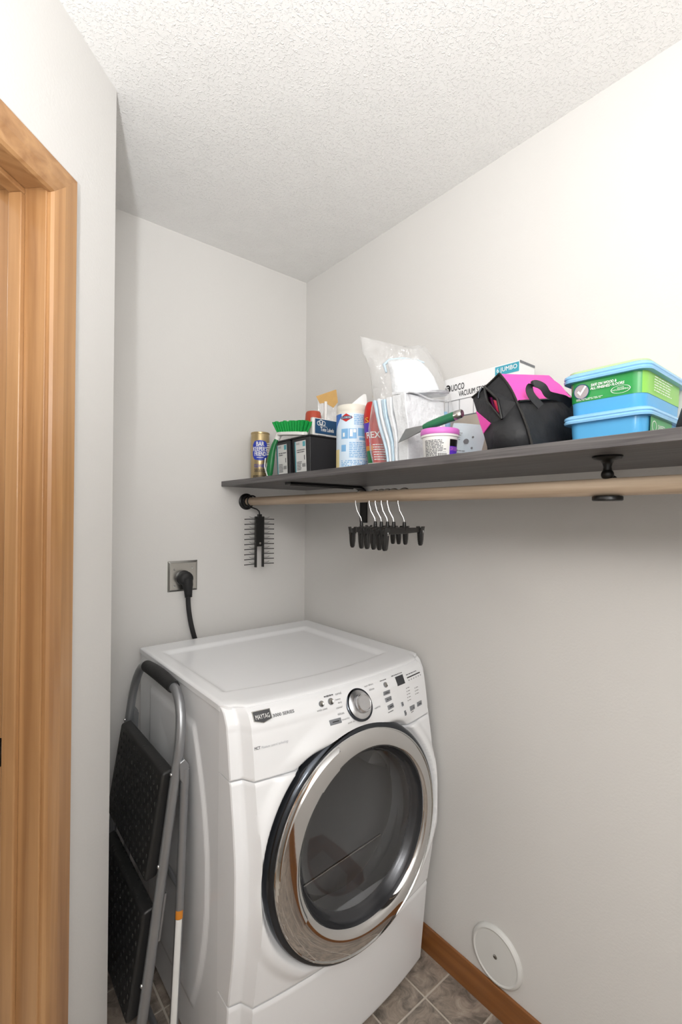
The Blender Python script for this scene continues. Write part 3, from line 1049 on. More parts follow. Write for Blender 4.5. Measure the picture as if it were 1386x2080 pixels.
# ------------------------------------------------------------------ tie rack
tr = thing('tie_rack', 'black hanging tie rack with two columns of pegs on the rod end', 'tie rack', (-.2560, -.045, 1.19))
ty = -.050
hook = [(RX + .0215 * math.cos(math.radians(a)), ty, RZ + .0005 + .0215 * math.sin(math.radians(a))) for a in range(-20, 232, 12)]
hook += [(RX - .004, ty, RZ - .0235), (-.268, ty, 1.4215), (-.2575, ty, 1.413), (-.2555, ty, 1.404), (-.2555, ty, 1.388)]
MB().tube(hook, .0028, 10).build('hook', 'blackm', tr, smooth=True)
MB().box((-.2640, ty - .006, 1.386), (-.2470, ty + .006, 1.402)).build('collar', 'black', tr, bevel=.002)
MB().box((-.2720, ty - .005, 1.274), (-.2390, ty + .005, 1.392)).build('centre_plate', 'black', tr, bevel=.002)
MB().lathe([(.005, -.005), (.0045, -.0068), (.0005, -.007)], (-.2555, ty, 1.287), 'y', 16).build('rivet', 'plate', tr, smooth=True)
for sx in (-1, 1):
    xc_ = -.2555 + sx * .0160
    MB().box((xc_ - .0030, ty - .006, 1.192), (xc_ + .0030, ty + .006, 1.393)).build('upright', 'black', tr, bevel=.001)
    for i in range(10):
        z = 1.383 - i * .0197
        x1_ = xc_ + sx * .050
        MB().tube([(xc_, ty - .001, z), (x1_ - sx * .002, ty - .001, z - .0015), (x1_, ty - .001, z - .0015)], [.0017, .0017, .0021], 8).build('peg', 'black', tr, smooth=True)
        w = [(xc_ + sx * .002, ty - .001, z + .0065), (xc_ + sx * .010, ty - .001, z + .0045), (xc_ + sx * .020, ty - .001, z + .0045), (xc_ + sx * .029, ty - .001, z + .0085)]
        MB().tube(w, .0008, 6).build('spring_wire', 'black', tr, smooth=True)

# ------------------------------------------------------------------ clip hangers (local: bar along x, hook centre above the origin)
def make_hanger():
    t = thing('clip_hanger', 'black plastic clip hanger with wire hook on the closet rod', 'hanger', local=True)
    # origin sits on the rod axis
    pts = [(0, .0185 * math.cos(math.radians(a)), .0185 * math.sin(math.radians(a))) for a in range(-30, 200, 14)]
    pts = [(p[0], -p[1], p[2]) for p in pts]
    pts = list(pts)
    pts += [(0, .0180, -.020), (0, .0130, -.040), (0, .002, -.060), (0, 0, -.070), (0, 0, -.078)]
    MB().tube(pts, .0016, 8).build('hook', 'wire', t, smooth=True)
    MB().lathe([(.0050, -.092), (.0052, -.080), (.0042, -.070), (.0005, -.069)], n=14).build('neck', 'black', t, smooth=True)
    H = .135
    b = MB()
    b.loft([[(x, -w, z0), (x, w, z0), (x, w, z1), (x, -w, z1)] for x, w, z0, z1 in
            ((-H, .0032, -.0990, -.0870), (-.03, .0036, -.1000, -.0850), (0, .0042, -.1005, -.0835), (.03, .0036, -.1000, -.0850), (H, .0032, -.0990, -.0870))])
    b.build('bar', 'black', t, bevel=.001)
    for sx in (-1, 1):
        cx = sx * (H - .012)
        for sy in (-1, 1):
            c = MB()
            rr = []
            for z, w, yo, th in ((-.0830, .0118, .0080, .0022), (-.0930, .0118, .0055, .0028), (-.1050, .0102, .0036, .0034), (-.1200, .0086, .0034, .0033), (-.1330, .0074, .0026, .0026), (-.1375, .0062, .0016, .0014)):
                rr.append([(cx - w, sy * (yo - th), z), (cx + w, sy * (yo - th), z), (cx + w * .8, sy * (yo + th), z), (cx - w * .8, sy * (yo + th), z)])
            c.loft(rr)
            cl = c.build('clip', 'black', t, bevel=.0008)
        sp_ = MB().tube([(cx, .0075, -.094), (cx, .0090, -.100), (cx, 0, -.104), (cx, -.0090, -.100), (cx, -.0075, -.094)], .0016, 8)
        sp_.build('spring', 'wire', t, smooth=True)
    return t
h0 = make_hanger()
hang = [(-.6907, 37, 'leftmost black clip hanger on the rod, turned in front of the shelf bracket'),
        (-.7479, 30, 'black clip hanger second from the shelf bracket on the rod'),
        (-.7720, 29, 'black clip hanger third from the shelf bracket on the rod'),
        (-.7955, 29, 'black clip hanger fourth from the shelf bracket on the rod'),
        (-.8190, 28, 'black clip hanger fifth from the shelf bracket on the rod'),
        (-.8571, 21, 'rightmost black clip hanger on the rod with its bar showing')]
for i, (y, ang, lb) in enumerate(hang):
    o = h0 if i == 0 else copy_tree(h0)
    o.location = (RX, y, RZ)
    o.rotation_euler = (0, 0, math.radians(ang))
    o['label'] = lb
    o['group'] = 'clip hangers on the rod'

# ================================================================== STEP STOOL
st = thing('step_stool', 'folded grey metal two-step stool with black treads beside the dryer', 'step stool', (-.80, -.30, 0))
def rx(z):
    return -.858 + (z / .93) * .128
YR, YL = -.520, -.100
path = []
for z in frange(.014, .80, 8):
    path.append((rx(z), YR + .006 * (z / .8), z))
for a in range(12, 91, 13):
    r = math.radians(a)
    path.append((rx(.80 + .13 * math.sin(r)), YR + .006 + .085 * (1 - math.cos(r)), .80 + .13 * math.sin(r)))
mid = len(path)
path2 = []
for z in frange(.014, .80, 8):
    path2.append((rx(z), YL - .006 * (z / .8), z))
for a in range(12, 91, 13):
    r = math.radians(a)
    path2.append((rx(.80 + .13 * math.sin(r)), YL - .006 - .085 * (1 - math.cos(r)), .80 + .13 * math.sin(r)))
MB().tube(path + path2[::-1], .0125, 16).build('front_frame', 'silver', st, smooth=True)
gp = []
for i in range(33):
    t = i / 32
    gp.append((rx(.93), lerp(-.425, -.195, t), .931 + .004 * math.sin(math.pi * t)))
MB().tube(gp, [.0165 + .0016 * math.sin(math.pi * i / 32) + (.0009 if i % 2 else 0) for i in range(33)], 20).build('grip', 'rubber', st, smooth=True)
for y, sy in ((-.522, -1), (-.098, 1)):
    MB().tube([(-.734, y, .755), (-.7365, y, .70), (-.748, y + sy * .006, .40), (-.772, y + sy * .022, .016)], .0108, 14).build('rear_leg', 'silver', st, smooth=True)
    MB().tube([(-.772, y + sy * .022, .0), (-.771, y + sy * .022, .030)], .0135, 14).build('foot', 'rubber', st, smooth=True)
    pth = path if sy < 0 else path2
    MB().tube([(rx(0), pth[0][1], .0), (rx(.03), pth[0][1], .032)], .0150, 14).build('foot', 'rubber', st, smooth=True)
    # hinge plate joining front rail and rear leg
    hp = MB()
    ya, yb_ = y - .0085, y + .0085
    pr = [(-.752, .775), (-.738, .782), (-.727, .765), (-.7255, .725), (-.735, .700), (-.750, .735)]
    hp.loft([[(a, ya, b) for a, b in pr], [(a, yb_, b) for a, b in pr]])
    hp.build('hinge_plate', 'silver', st, bevel=.003)
MB().tube([(-.771, -.545, .045), (-.771, -.075, .045)], .0085, 12).build('rear_crossbar', 'silver', st, smooth=True)
MB().tube([(-.746, -.520, .46), (-.746, -.098, .46)], .0070, 12).build('rear_crossbar', 'silver', st, smooth=True)
for z in (.745, .53, .262):
    for y, sg in ((YR, -1), (YL, 1)):
        px_ = rx(z)
        MB().lathe([(.0055, -.0118), (.0052, -.0140), (.0030, -.0152), (.0004, -.0156)], (px_, y + (.005 if sg < 0 else -.005), z), 'x', 14).build('rivet', 'wire', st, smooth=True)
def tread(zt, xt, zb, xb, y0, y1):
    th = Vector((.030, 0, .005))
    a, b, c, d = Vector((xb, y0, zb)), Vector((xb, y1, zb)), Vector((xt, y1, zt)), Vector((xt, y0, zt))
    mb = MB().hexa([a, b, b + th, a + th, d, c, c + th, d + th])
    return mb.build('tread', 'tread', st, bevel=.007, seg=3)
t1 = tread(.745, -.783, .490, -.823, -.497, -.123)
t2 = tread(.418, -.826, .170, -.864, -.497, -.123)
# rows of raised grip studs on the treads
def studs(tr_, zt, xt, zb, xb):
    mb = MB()
    for r in range(12):
        for c in range(13):
            v = (r + .7) / 12.6
            y = -.480 + (c + (.5 if r % 2 else 0)) * .0275
            if y > -.14:
                continue
            x, z = lerp(xb, xt, v), lerp(zb, zt, v)
            rings = []
            for rr_, hh_ in ((1.0, .0), (.82, .0014), (.45, .0023), (.08, .0026)):
                rings.append([(x + .0003 - hh_, y + .0034 * rr_ * math.cos(q), z + .0068 * rr_ * math.sin(q)) for q in [math.pi * k / 4 for k in range(8)]])
            mb.loft(rings, True, False)
    mb.build('grip_studs', 'stud', tr_, smooth=True, kind='stuff')
studs(t1, .745, -.783, .490, -.823)
studs(t2, .418, -.826, .170, -.864)
for z0_, z1_ in ((.47, .36), (.745, .70)):
    MB().hexa([(rx(z0_) + .014, -.508, z0_ - .02), (rx(z0_) + .020, -.508, z0_ - .02), (rx(z0_) + .020, -.503, z0_ - .02), (rx(z0_) + .014, -.503, z0_ - .02),
               (rx(z1_) + .014, -.508, z1_ - .02), (rx(z1_) + .020, -.508, z1_ - .02), (rx(z1_) + .020, -.503, z1_ - .02), (rx(z1_) + .014, -.503, z1_ - .02)]).build('link_bar', 'silver', st)
stk = MB()
def lg(z):
    t = (.40 - z) / .384
    return Vector((lerp(-.748, -.772, t), lerp(-.528, -.544, t), z))
def strip(mb, z0_, z1_, w):
    n_ = Vector((-.45, -.89, 0)).normalized()
    t_ = Vector((.89, -.45, 0)).normalized()
    pts = []
    rings = []
    for z in (z0_, z1_):
        rings.append([lg(z) + (n_ * math.cos(a) + t_ * math.sin(a)) * .0112 for a in [math.radians(k) for k in range(-w, w + 1, 10)]])
    mb.loft(rings, False, False)
    return mb
strip(MB(), .412, .392, 50).build('sticker', 'orange', st, smooth=True)
ws = strip(MB(), .3915, .05, 40).build('warning_label', 'paper', st, smooth=True)

# ================================================================== THINGS ON THE SHELF
Z0 = ST
phi_cam = lambda x, y: math.atan2(-1.696 - y, -1.197 - x)   # labels face the middle of the room

# cleanser can
cx, cy, R_ = -.262, -.062, .0360
can = thing('cleanser_can', 'gold cleanser can with blue label at the left end of the shelf', 'can', (cx, cy, Z0))
MB().lathe([(.0005, 0), (.0345, 0), (R_, .003), (R_, .186), (.0350, .189)], (cx, cy, Z0), n=48).build('body', 'gold', can, smooth=True)
MB().lathe([(.0352, .187), (.0368, .1885), (.0368, .1935), (.0350, .1950), (.0335, .1915), (.0005, .1915)], (cx, cy, Z0), n=48).build('rim', 'gold', can, smooth=True)
cm = cylmap((cx, cy, Z0), R_, phi_cam(cx, cy))
sh = MB()
def shield(u):
    a = abs(u) / .031
    top = .162 - .006 * a - (.012 if a > .72 else 0) * (a - .72) / .28
    bot = .082 + .006 * a + (.012 if a > .72 else 0) * (a - .72) / .28
    return bot, top
sh.grid(lambda u, t: cm(u, lerp(*shield(u), t), .0006), frange(-.031, .031, 16), [0, 1])
sh.build('shield', 'blue_ink', can, smooth=True)
wl_ = MB()
text('BAR', cm, 0, .1385, .030, .0165, mb=wl_, bold=.0006)
text("KEEPER'S", cm, 0, .1190, .056, .0165, mb=wl_, bold=.0006)
text('FRIEND', cm, 0, .1000, .044, .0165, mb=wl_, bold=.0006)
patch(cm, -.013, .013, .0930, .0950, .0011, 4, 1, wl_)
wl_.build('lettering', 'white_ink', can)
text('CLEANSER', cm, 0, .0560, .046, .0120, bold=.0003).build('lettering', 'blue_ink', can)
fp = fine_print(cm, -.022, .022, .038, .052, 3)
fine_print(cm, -.028, .028, .006, .026, 4, mb=fp)
fp.build('fine_print', 'dark_ink', can)

# scrub brush
bh = thing('scrub_brush', 'green and white scrub brush leaning on the black bins', 'brush', (-.318, -.245, Z0))
hpts = [(-.322, -.232, Z0 + .007), (-.321, -.232, Z0 + .022), (-.319, -.235, Z0 + .055), (-.316, -.240, Z0 + .090), (-.311, -.246, Z0 + .122), (-.305, -.256, Z0 + .145)]
MB().tube(hpts, [.010, .0150, .0165, .0140, .0105, .0085], 16, flat=.8).build('handle', 'green', bh, smooth=True)
MB().tube([(-.305, -.256, Z0 + .140), (-.300, -.262, Z0 + .158), (-.292, -.272, Z0 + .166), (-.285, -.290, Z0 + .163)], [.0095, .0105, .0115, .010], 14).build('neck', 'white_pl', bh, smooth=True)
for k in range(7):
    z = Z0 + .086 + k * .0065
    MB().tube([(-.333, -.243 - k * .0012, z), (-.3325, -.229 - k * .0012, z)], .0016, 6).build('grip_rib', 'white_pl', bh, smooth=True)
MB().tube([(-.334, -.240, Z0 + .010), (-.336, -.2235, Z0 + .045), (-.334, -.226, Z0 + .075)], .0022, 8).build('grip_stripe', 'white_pl', bh, smooth=True)
hm = planar((-.3365, -.233, Z0 + .028), (0, -.25, 1), (-.2, .97, .25))
text('Libman', hm, .012, -.004, .034, .008, .0012).build('lettering', 'white_ink', bh)
hb2 = MB()
for_k = []
for t in frange(0, 1, 8):
    c = Vector((lerp(-.300, -.272, t), lerp(-.262, -.385, t), lerp(Z0 + .160, Z0 + .149, t)))
    w = .022 * (1 - (2 * t - 1) ** 4 * .6)
    for_k.append([c + Vector((-w, 0, -.006)), c + Vector((w, 0, -.004)), c + Vector((w, 0, .008)), c + Vector((-w, 0, .006))])
hb2.loft(for_k)
hb2.build('head', 'white_pl', bh, bevel=.003)
for i in range(11):
    for j in range(3):
        t = (i + .5) / 11
        c = Vector((lerp(-.300, -.272, t) + (j - 1) * .012, lerp(-.264, -.383, t), lerp(Z0 + .160, Z0 + .149, t) + .006))
        lean = Vector(((j - 1) * .006, (0.5 - t) * .035, .036 + random.uniform(-.002, .002)))
        tip = c + lean
        MB().loft([[c + Vector((.0042 * math.cos(a), .0042 * math.sin(a), 0)) for a in [k * math.pi / 3 for k in range(6)]],
                   [tip + Vector((.0068 * math.cos(a), .0088 * math.sin(a), 0)) for a in [k * math.pi / 3 for k in range(6)]]]).build('bristle_tuft', 'bristle', bh)

# black bins with price stickers
def bin_(ya, yb, label):
    xa, xb, h = -.272, -.055, .138
    t = thing('storage_bin', label, 'bin', ((xa + xb) / 2, (ya + yb) / 2, Z0), 'black bins on the shelf')
    dr_ = .007
    def loop(z, e, o):
        return [(xa + e - o, yb + e - o, z), (xb - e + o, yb + e - o, z), (xb - e + o, ya - e + o, z), (xa + e - o, ya - e + o, z)]
    mb = MB()
    mb.loft([loop(Z0, dr_, 0), loop(Z0 + h, 0, 0), loop(Z0 + h, 0, .005), loop(Z0 + h + .006, 0, .005), loop(Z0 + h + .006, 0, -.004), loop(Z0 + .006, dr_, -.004)])
    mb.build('body', 'bin', t, bevel=.004, seg=2)
    lm = planar((xa + dr_ * .45, (ya + yb) / 2, Z0 + h * .52), (0, -1, 0), (-.05, 0, 1))
    stx = patch(lm, -.036, .030, -.050, .056, .0012).build('sticker', 'paper', t)
    patch(lm, -.036, -.030, -.050, .056, .0017).build('sticker_stripe', 'teal', stx)
    patch(lm, .012, .027, .036, .053, .0017).build('sticker_logo', 'teal', stx)
    text('BASE', lm, -.016, .044, .018, .007, .0019).build('lettering', 'grey_ink', stx)
    f2 = fine_print(lm, -.026, .004, -.044, -.012, 6, .0017)
    fine_print(lm, -.024, .026, .016, .030, 2, .0017, fill=.5, mb=f2)
    for q in range(9):
        patch(lm, .006 + q * .0022, .0072 + q * .0022, -.034, -.022, .0017, mb=f2)
    patch(lm, .018, .023, -.010, .006, .0017, mb=f2)
    f2.build('fine_print', 'grey_ink', stx)
    return t
bin_(-.192, -.288, 'smaller-looking black bin half hidden behind the scrub brush')
bin_(-.303, -.412, 'black bin with white sticker beside the wipes canister')

# label pack, red capped bottle and duster in the bins
lp_ = thing('label_pack', 'clear pack with dark blue Tote Labels card standing in the black bin', 'label pack', (-.17, -.39, Z0 + .01))
MB().hexa([(-.252, -.402, Z0 + .012), (-.075, -.402, Z0 + .012), (-.075, -.372, Z0 + .012), (-.252, -.372, Z0 + .012),
           (-.258, -.405, Z0 + .205), (-.075, -.405, Z0 + .205), (-.075, -.370, Z0 + .205), (-.240, -.370, Z0 + .213)]).build('case', 'white_pl', lp_, bevel=.004)
lm = planar((-.165, -.4055, Z0 + .16), (1, 0, 0), (0, 0, 1))
cardp = poly(lm, [(-.082, -.008), (.080, -.008), (.080, .042), (-.082, .042)], .0008).build('card', 'navy', lp_)
text('Tote Labels', lm, -.030, .001, .058, .0130, .0014, bold=.0004).build('lettering', 'white_ink', cardp)
lg_ = MB()
for (u, v, r) in ((-.066, .027, .008), (-.057, .031, .009), (-.046, .029, .008)):
    disc(lm, u, v, r, r, .0013, 20, lg_, inner=.75)
patch(lm, -.072, -.038, .0205, .0222, .0013, mb=lg_)
patch(lm, -.060, -.030, .0165, .0178, .0013, mb=lg_)
lg_.build('logo', 'white_ink', cardp)
patch(lm, -.070, -.035, -.022, -.013, .0008).build('slot', 'grey_ink', lp_)

bo = thing('capped_bottle', 'bottle with red-brown cap poking out of the black bin', 'bottle', (-.205, -.330, Z0 + .006))
bx, by = -.200, -.331
MB().lathe([(.0005, .007), (.018, .007), (.0195, .012), (.0195, .17), (.017, .190), (.016, .195)], (bx, by, Z0), n=24).build('body', 'white_pl', bo, smooth=True)
MB().lathe([(.031, .190), (.030, .205), (.0275, .236), (.0245, .242), (.0005, .243)], (bx, by, Z0), n=28).build('cap', 'redcap', bo, smooth=True)

du = thing('packaged_duster', 'white-handled duster with kraft header card sticking out of the bin', 'duster', (-.13, -.375, Z0 + .01))
MB().tube([(-.150, -.335, Z0 + .012), (-.152, -.342, Z0 + .285)], .0062, 14).build('handle', 'white_pl', du, smooth=True)
kf = planar((-.150, -.347, Z0 + .302), (.77, -.637, 0), (-.05, -.02, 1))
poly(kf, [(-.040, .002), (-.027, -.024), (-.0075, -.021), (.022, -.039), (.039, -.019), (.034, .026), (.030, .026)], .0).build('header_card', 'kraft', du, solid=.0012)
hh = MB()
disc(kf, -.002, -.002, .011, .0045, .0009, 20, hh)
hh.build('hang_hole', 'white_ink', du)
patch(kf, .022, .031, .006, .018, .0009).build('card_mark', 'dark_ink', du)
poly(kf, [(-.036, -.004), (.036, -.020), (.030, -.13), (-.030, -.13)], -.003).build('film_sleeve', 'film', du)

# wipes canister
cx, cy, R_ = -.249, -.604, .0500
wc = thing('wipes_canister', 'white wipes canister with light blue label on the shelf', 'canister', (cx, cy, Z0))
MB().lathe([(.0005, 0), (.047, 0), (R_, .004), (R_, .180), (.0490, .186)], (cx, cy, Z0), n=56).build('body', 'canister', wc, smooth=True)
MB().lathe([(.0492, .184), (.0500, .187), (.0495, .2005), (.0465, .2045), (.0005, .2055)], (cx, cy, Z0), n=56).build('lid', 'canister', wc, smooth=True)
fp_ = MB()
f0 = phi_cam(cx, cy)
ca, sa = math.cos(f0), math.sin(f0)
def wv(r_, t_, z):
    # r_ towards the camera, t_ to the reader's right
    return (cx + r_ * ca - t_ * sa, cy + r_ * sa + t_ * ca, Z0 + z)
fp_.loft([[wv(.014, -.016, .203), wv(-.014, -.012, .203), wv(-.018, .044, .203), wv(.012, .044, .203)],
          [wv(.012, .000, .2165), wv(-.010, .002, .2165), wv(-.014, .044, .2165), wv(.010, .044, .2165)],
          [wv(.008, .018, .2330), wv(-.006, .020, .2330), wv(-.010, .043, .2330), wv(.006, .043, .2330)],
          [wv(.003, .032, .2450), wv(-.002, .033, .2450), wv(-.003, .041, .2450), wv(.002, .041, .2450)]])
fp_.build('pulled_wipe', 'paper', wc, bevel=.004, seg=2)
cm = cylmap((cx, cy, Z0), R_, f0)
lb = patch(cm, -.070, .075, .004, .176, .0005, 28, 1).build('label', 'ltblue', wc, smooth=True)
poly_ = MB()
poly_.grid(lambda u, t: cm(u, lerp(.125 + (u + .070) * 1.3, .176, t), .0009), frange(-.070, -.036, 8), [0, 1])
poly_.build('label_corner', 'deepblue', lb, smooth=True)
patch(cm, -.070, -.045, .004, .070, .0009, 6, 1).build('label_fade', 'cream', lb, smooth=True)
lg2 = MB()
lg2.grid(lambda u, t: cm(u, .163 + (t - .5) * 2 * (.0125 * (1 - abs(u + .020) / .021)), .0012), frange(-.041, .001, 10), [0, 1])
lgo = lg2.build('logo', 'red', lb)
patch(cm, -.037, -.003, .159, .1675, .0016, 6, 1).build('logo_band', 'navy', lb)
text('CLOROX', cm, -.020, .1605, .030, .0055, .0021).build('lettering', 'white_ink', lb)
b1 = MB()
for u0_, u1_, v0_, v1_ in ((-.036, -.014, .100, .130), (-.012, .012, .100, .130), (.016, .052, .108, .132), (-.036, -.020, .062, .082), (.020, .052, .096, .104)):
    patch(cm, u0_, u1_, v0_, v1_, .0010, 5, 1, b1)
b1.build('pictograms', 'midblue', lb)
b2 = MB()
patch(cm, -.008, .000, .106, .128, .0015, 2, 1, b2)
patch(cm, .002, .010, .118, .128, .0015, 2, 1, b2)
patch(cm, -.030, -.024, .106, .118, .0015, 2, 1, b2)
b2.build('pictogram_marks', 'white_ink', lb)
b3 = fine_print(cm, .004, .055, .142, .174, 6, .0011)
fine_print(cm, -.010, .055, .044, .092, 9, .0011, mb=b3)
fine_print(cm, -.036, .055, .008, .038, 6, .0011, fill=.6, mb=b3)
b3.build('fine_print', 'midblue', lb)
rc = MB()
for k in range(3):
    a0 = math.radians(90 + 120 * k)
    for s_ in (-1, 1):
        pass
    a1 = a0 + math.radians(120)
    p = (.040 + .0075 * math.cos(a0), .020 + .0075 * math.sin(a0))
    q = (.040 + .0075 * math.cos(a1), .020 + .0075 * math.sin(a1))
    du_, dv_ = q[0] - p[0], q[1] - p[1]
    nx_, ny_ = -dv_ * .14, du_ * .14
    poly(cm, [(p[0] + du_ * .15 + nx_, p[1] + dv_ * .15 + ny_), (p[0] + du_ * .15 - nx_, p[1] + dv_ * .15 - ny_), (p[0] + du_ * .75 - nx_, p[1] + dv_ * .75 - ny_), (q[0] - du_ * .05, q[1] - dv_ * .05), (p[0] + du_ * .75 + nx_, p[1] + dv_ * .75 + ny_)], .0012, rc)
rc.build('recycling_mark', 'deepblue', lb)

# red aerosol-shaped pouch between canister and plastic bag
rp_ = thing('red_bottle', 'red and yellow bottle squeezed between the wipes canister and plastic bag', 'bottle', (-.245, -.716, Z0))
rr = []
for z, w, d in ((0, .030, .024), (.004, .032, .026), (.06, .033, .027), (.12, .032, .026), (.165, .029, .023), (.192, .020, .017), (.205, .012, .011), (.208, .004, .004)):
    ty_ = .034 * (z / .2)
    rr.append([(-.245 + d * math.cos(a), -.716 + ty_ + w * math.sin(a), Z0 + z) for a in [2 * math.pi * i / 28 for i in range(28)]])
MB().loft(rr).build('body', 'red', rp_, smooth=True)
def rmap(u, v, off=.0008):
    a = phi_cam(-.245, -.716) + u / .03
    d, w = .0265 + off, .0325 + off
    k = 1 - max(0, (v - .13)) * 1.2
    return Vector((-.245 + d * k * math.cos(a), -.716 + .034 * (v / .2) + w * k * math.sin(a), Z0 + v))
patch(rmap, -.040, .040, .000, .022, .0008, 14, 1).build('base_band', 'canister', rp_, smooth=True)
patch(rmap, -.040, -.016, .022, .058, .0009, 6, 1).build('green_band', 'green', rp_, smooth=True)
patch(rmap, -.040, -.012, .058, .072, .0009, 6, 1).build('orange_band', 'orange', rp_, smooth=True)
patch(rmap, -.040, -.014, .112, .140, .0009, 6, 2).build('purple_band', 'purple', rp_, smooth=True)
text('S', rmap, -.022, .140, .012, .016, .0014).build('lettering', 'yellow', rp_)
text('REX', rmap, -.008, .094, .040, .018, .0016, bold=.0006).build('lettering', 'white_ink', rp_)
fine_print(rmap, -.012, .026, .030, .080, 7, .0012, dens=.4).build('fine_print', 'white_ink', rp_)

# folded plastic sheets, a pouch, and the clear bag round them
fs = thing('folded_sheets', 'thick folded white plastic storage bags standing on the shelf', 'plastic sheets', (-.21, -.83, Z0))
def slab(ya, yb, yat, ybt, xa, xb, h0_, m_, nm='sheet', wob=.002):
    rings = []
    for i in range(9):
        t = i / 8
        o_ = wob * math.sin(t * 9 + ya * 90)
        a, b = lerp(ya, yat, t) + o_, lerp(yb, ybt, t) + o_
        z = Z0 + .0008 + h0_ * t
        rings.append([(xa + .004 * math.sin(t * 5), b, z), (xb, b, z), (xb, a, z), (xa + .004 * math.sin(t * 5), a, z)])
    return MB().loft(rings).build(nm, m_, fs, bevel=.003, seg=2)
slab(-.840, -.872, -.818, -.866, -.292, -.135, .190, 'sheet')
slab(-.830, -.838, -.797, -.815, -.296, -.140, .188, 'sheet')
slab(-.822, -.828, -.779, -.793, -.298, -.145, .186, 'bluesheet')
slab(-.814, -.820, -.765, -.775, -.301, -.150, .190, 'sheet')
slab(-.806, -.812, -.750, -.760, -.303, -.150, .188, 'bluesheet')
fold = MB()
fold.loft([[(-.294 + .16 * t, lerp(-.815, -.818, t) - .0, Z0 + .194 + .004 * math.sin(t * 7)), (-.294 + .16 * t, -.872, Z0 + .188 + .004 * math.sin(t * 8)),
            (-.294 + .16 * t, -.874, Z0 + .191 + .003 * math.sin(t * 8)), (-.294 + .16 * t, lerp(-.815, -.818, t), Z0 + .201 + .004 * math.sin(t * 7))] for t in frange(0, 1, 8)])
fold.build('top_fold', 'sheet', fs, smooth=True)
bf = thing('blue_film_roll', 'crumpled blue film pressed against the bag beside the white carton', 'plastic film', (-.12, -.835, Z0))
MB().loft([[(-.112 + r * math.cos(a) * .6, -.845 + r * math.sin(a), Z0 + z) for a in [2 * math.pi * i / 14 for i in range(14)]] for r, z in ((.016, .001), (.020, .05), (.022, .11), (.020, .15), (.008, .168))]).build('body', 'bluesheet', bf, smooth=True)
MB().loft([[(-.112 + r * math.cos(a) * .62, -.845 + r * math.sin(a), Z0 + z) for a in [2 * math.pi * i / 14 for i in range(14)]] for r, z in ((.0218, .120), (.0222, .13), (.0212, .150), (.010, .169), (.001, .170))]).build('blue_end', 'bluefilm', bf, smooth=True)

po = thing('white_pouch', 'puffy white plastic pouch with pale blue edge on top of the folded sheets', 'pouch', (-.22, -.80, Z0 + .2))
def prow(c, w, d, n=20, sq=.75):
    out = []
    for i in range(n):
        a = 2 * math.pi * i / n
        ca_, sa_ = math.cos(a), math.sin(a)
        ca_ = math.copysign(abs(ca_) ** sq, ca_)
        sa_ = math.copysign(abs(sa_) ** sq, sa_)
        out.append(Vector(c) + Vector((.60, -.80, 0)) * (w * ca_) + Vector((.8, .6, 0)) * (d * sa_))
    return out
MB().loft([prow((-.215, -.838, Z0 + .198), .060, .022), prow((-.217, -.832, Z0 + .208), .066, .026), prow((-.218, -.826, Z0 + .235), .064, .030),
           prow((-.220, -.815, Z0 + .265), .058, .030), prow((-.224, -.800, Z0 + .292), .050, .024), prow((-.228, -.790, Z0 + .306), .043, .014), prow((-.230, -.787, Z0 + .311), .036, .005)]).build('body', 'sheet', po, smooth=True, sub=1)
MB().tube([(-.257, -.757, Z0 + .275), (-.260, -.750, Z0 + .298), (-.250, -.760, Z0 + .310), (-.228, -.790, Z0 + .3125), (-.204, -.820, Z0 + .306), (-.190, -.838, Z0 + .297)], [.003, .0052, .0045, .0035, .003, .002], 10).build('blue_edge', 'bluesheet', po, smooth=True)
MB().loft([prow((-.210, -.842, Z0 + .2005), .072, .034), prow((-.208, -.846, Z0 + .2055), .074, .036), prow((-.206, -.848, Z0 + .209), .060, .026)]).build('loose_flap', 'sheet', po, smooth=True)

cbag = MB()
random.seed(11)
def crow(c, w, d, amp, n=34):
    out = []
    for i, p in enumerate(prow(c, w, d, n, .6)):
        out.append(p + Vector((random.uniform(-1, 1), random.uniform(-1, 1), random.uniform(-.6, .6))) * amp)
    return out
cbag.loft([crow((-.214, -.822, Z0 + .004), .110, .050, .001), crow((-.215, -.818, Z0 + .05), .116, .055, .003), crow((-.216, -.812, Z0 + .11), .118, .058, .003),
           crow((-.212, -.812, Z0 + .17), .112, .050, .003), crow((-.212, -.806, Z0 + .21), .104, .046, .003), crow((-.214, -.798, Z0 + .25), .098, .042, .003),
           crow((-.218, -.785, Z0 + .29), .094, .034, .003), crow((-.224, -.768, Z0 + .325), .092, .022, .003), crow((-.229, -.752, Z0 + .350), .088, .013, .002),
           [p + Vector((0, 0, .028 * max(-1.0, min(1.0, ((p - Vector((-.234, -.740, 0))).dot(Vector((-.6, .8, 0)))) / .085)))) for p in crow((-.234, -.740, Z0 + .368), .082, .004, .002)]], True, False)
cb_o = cbag.build('clear_plastic_bag', 'film', smooth=True)
tag(cb_o, 'tall crinkled clear plastic bag around the folded white sheets', 'plastic bag')

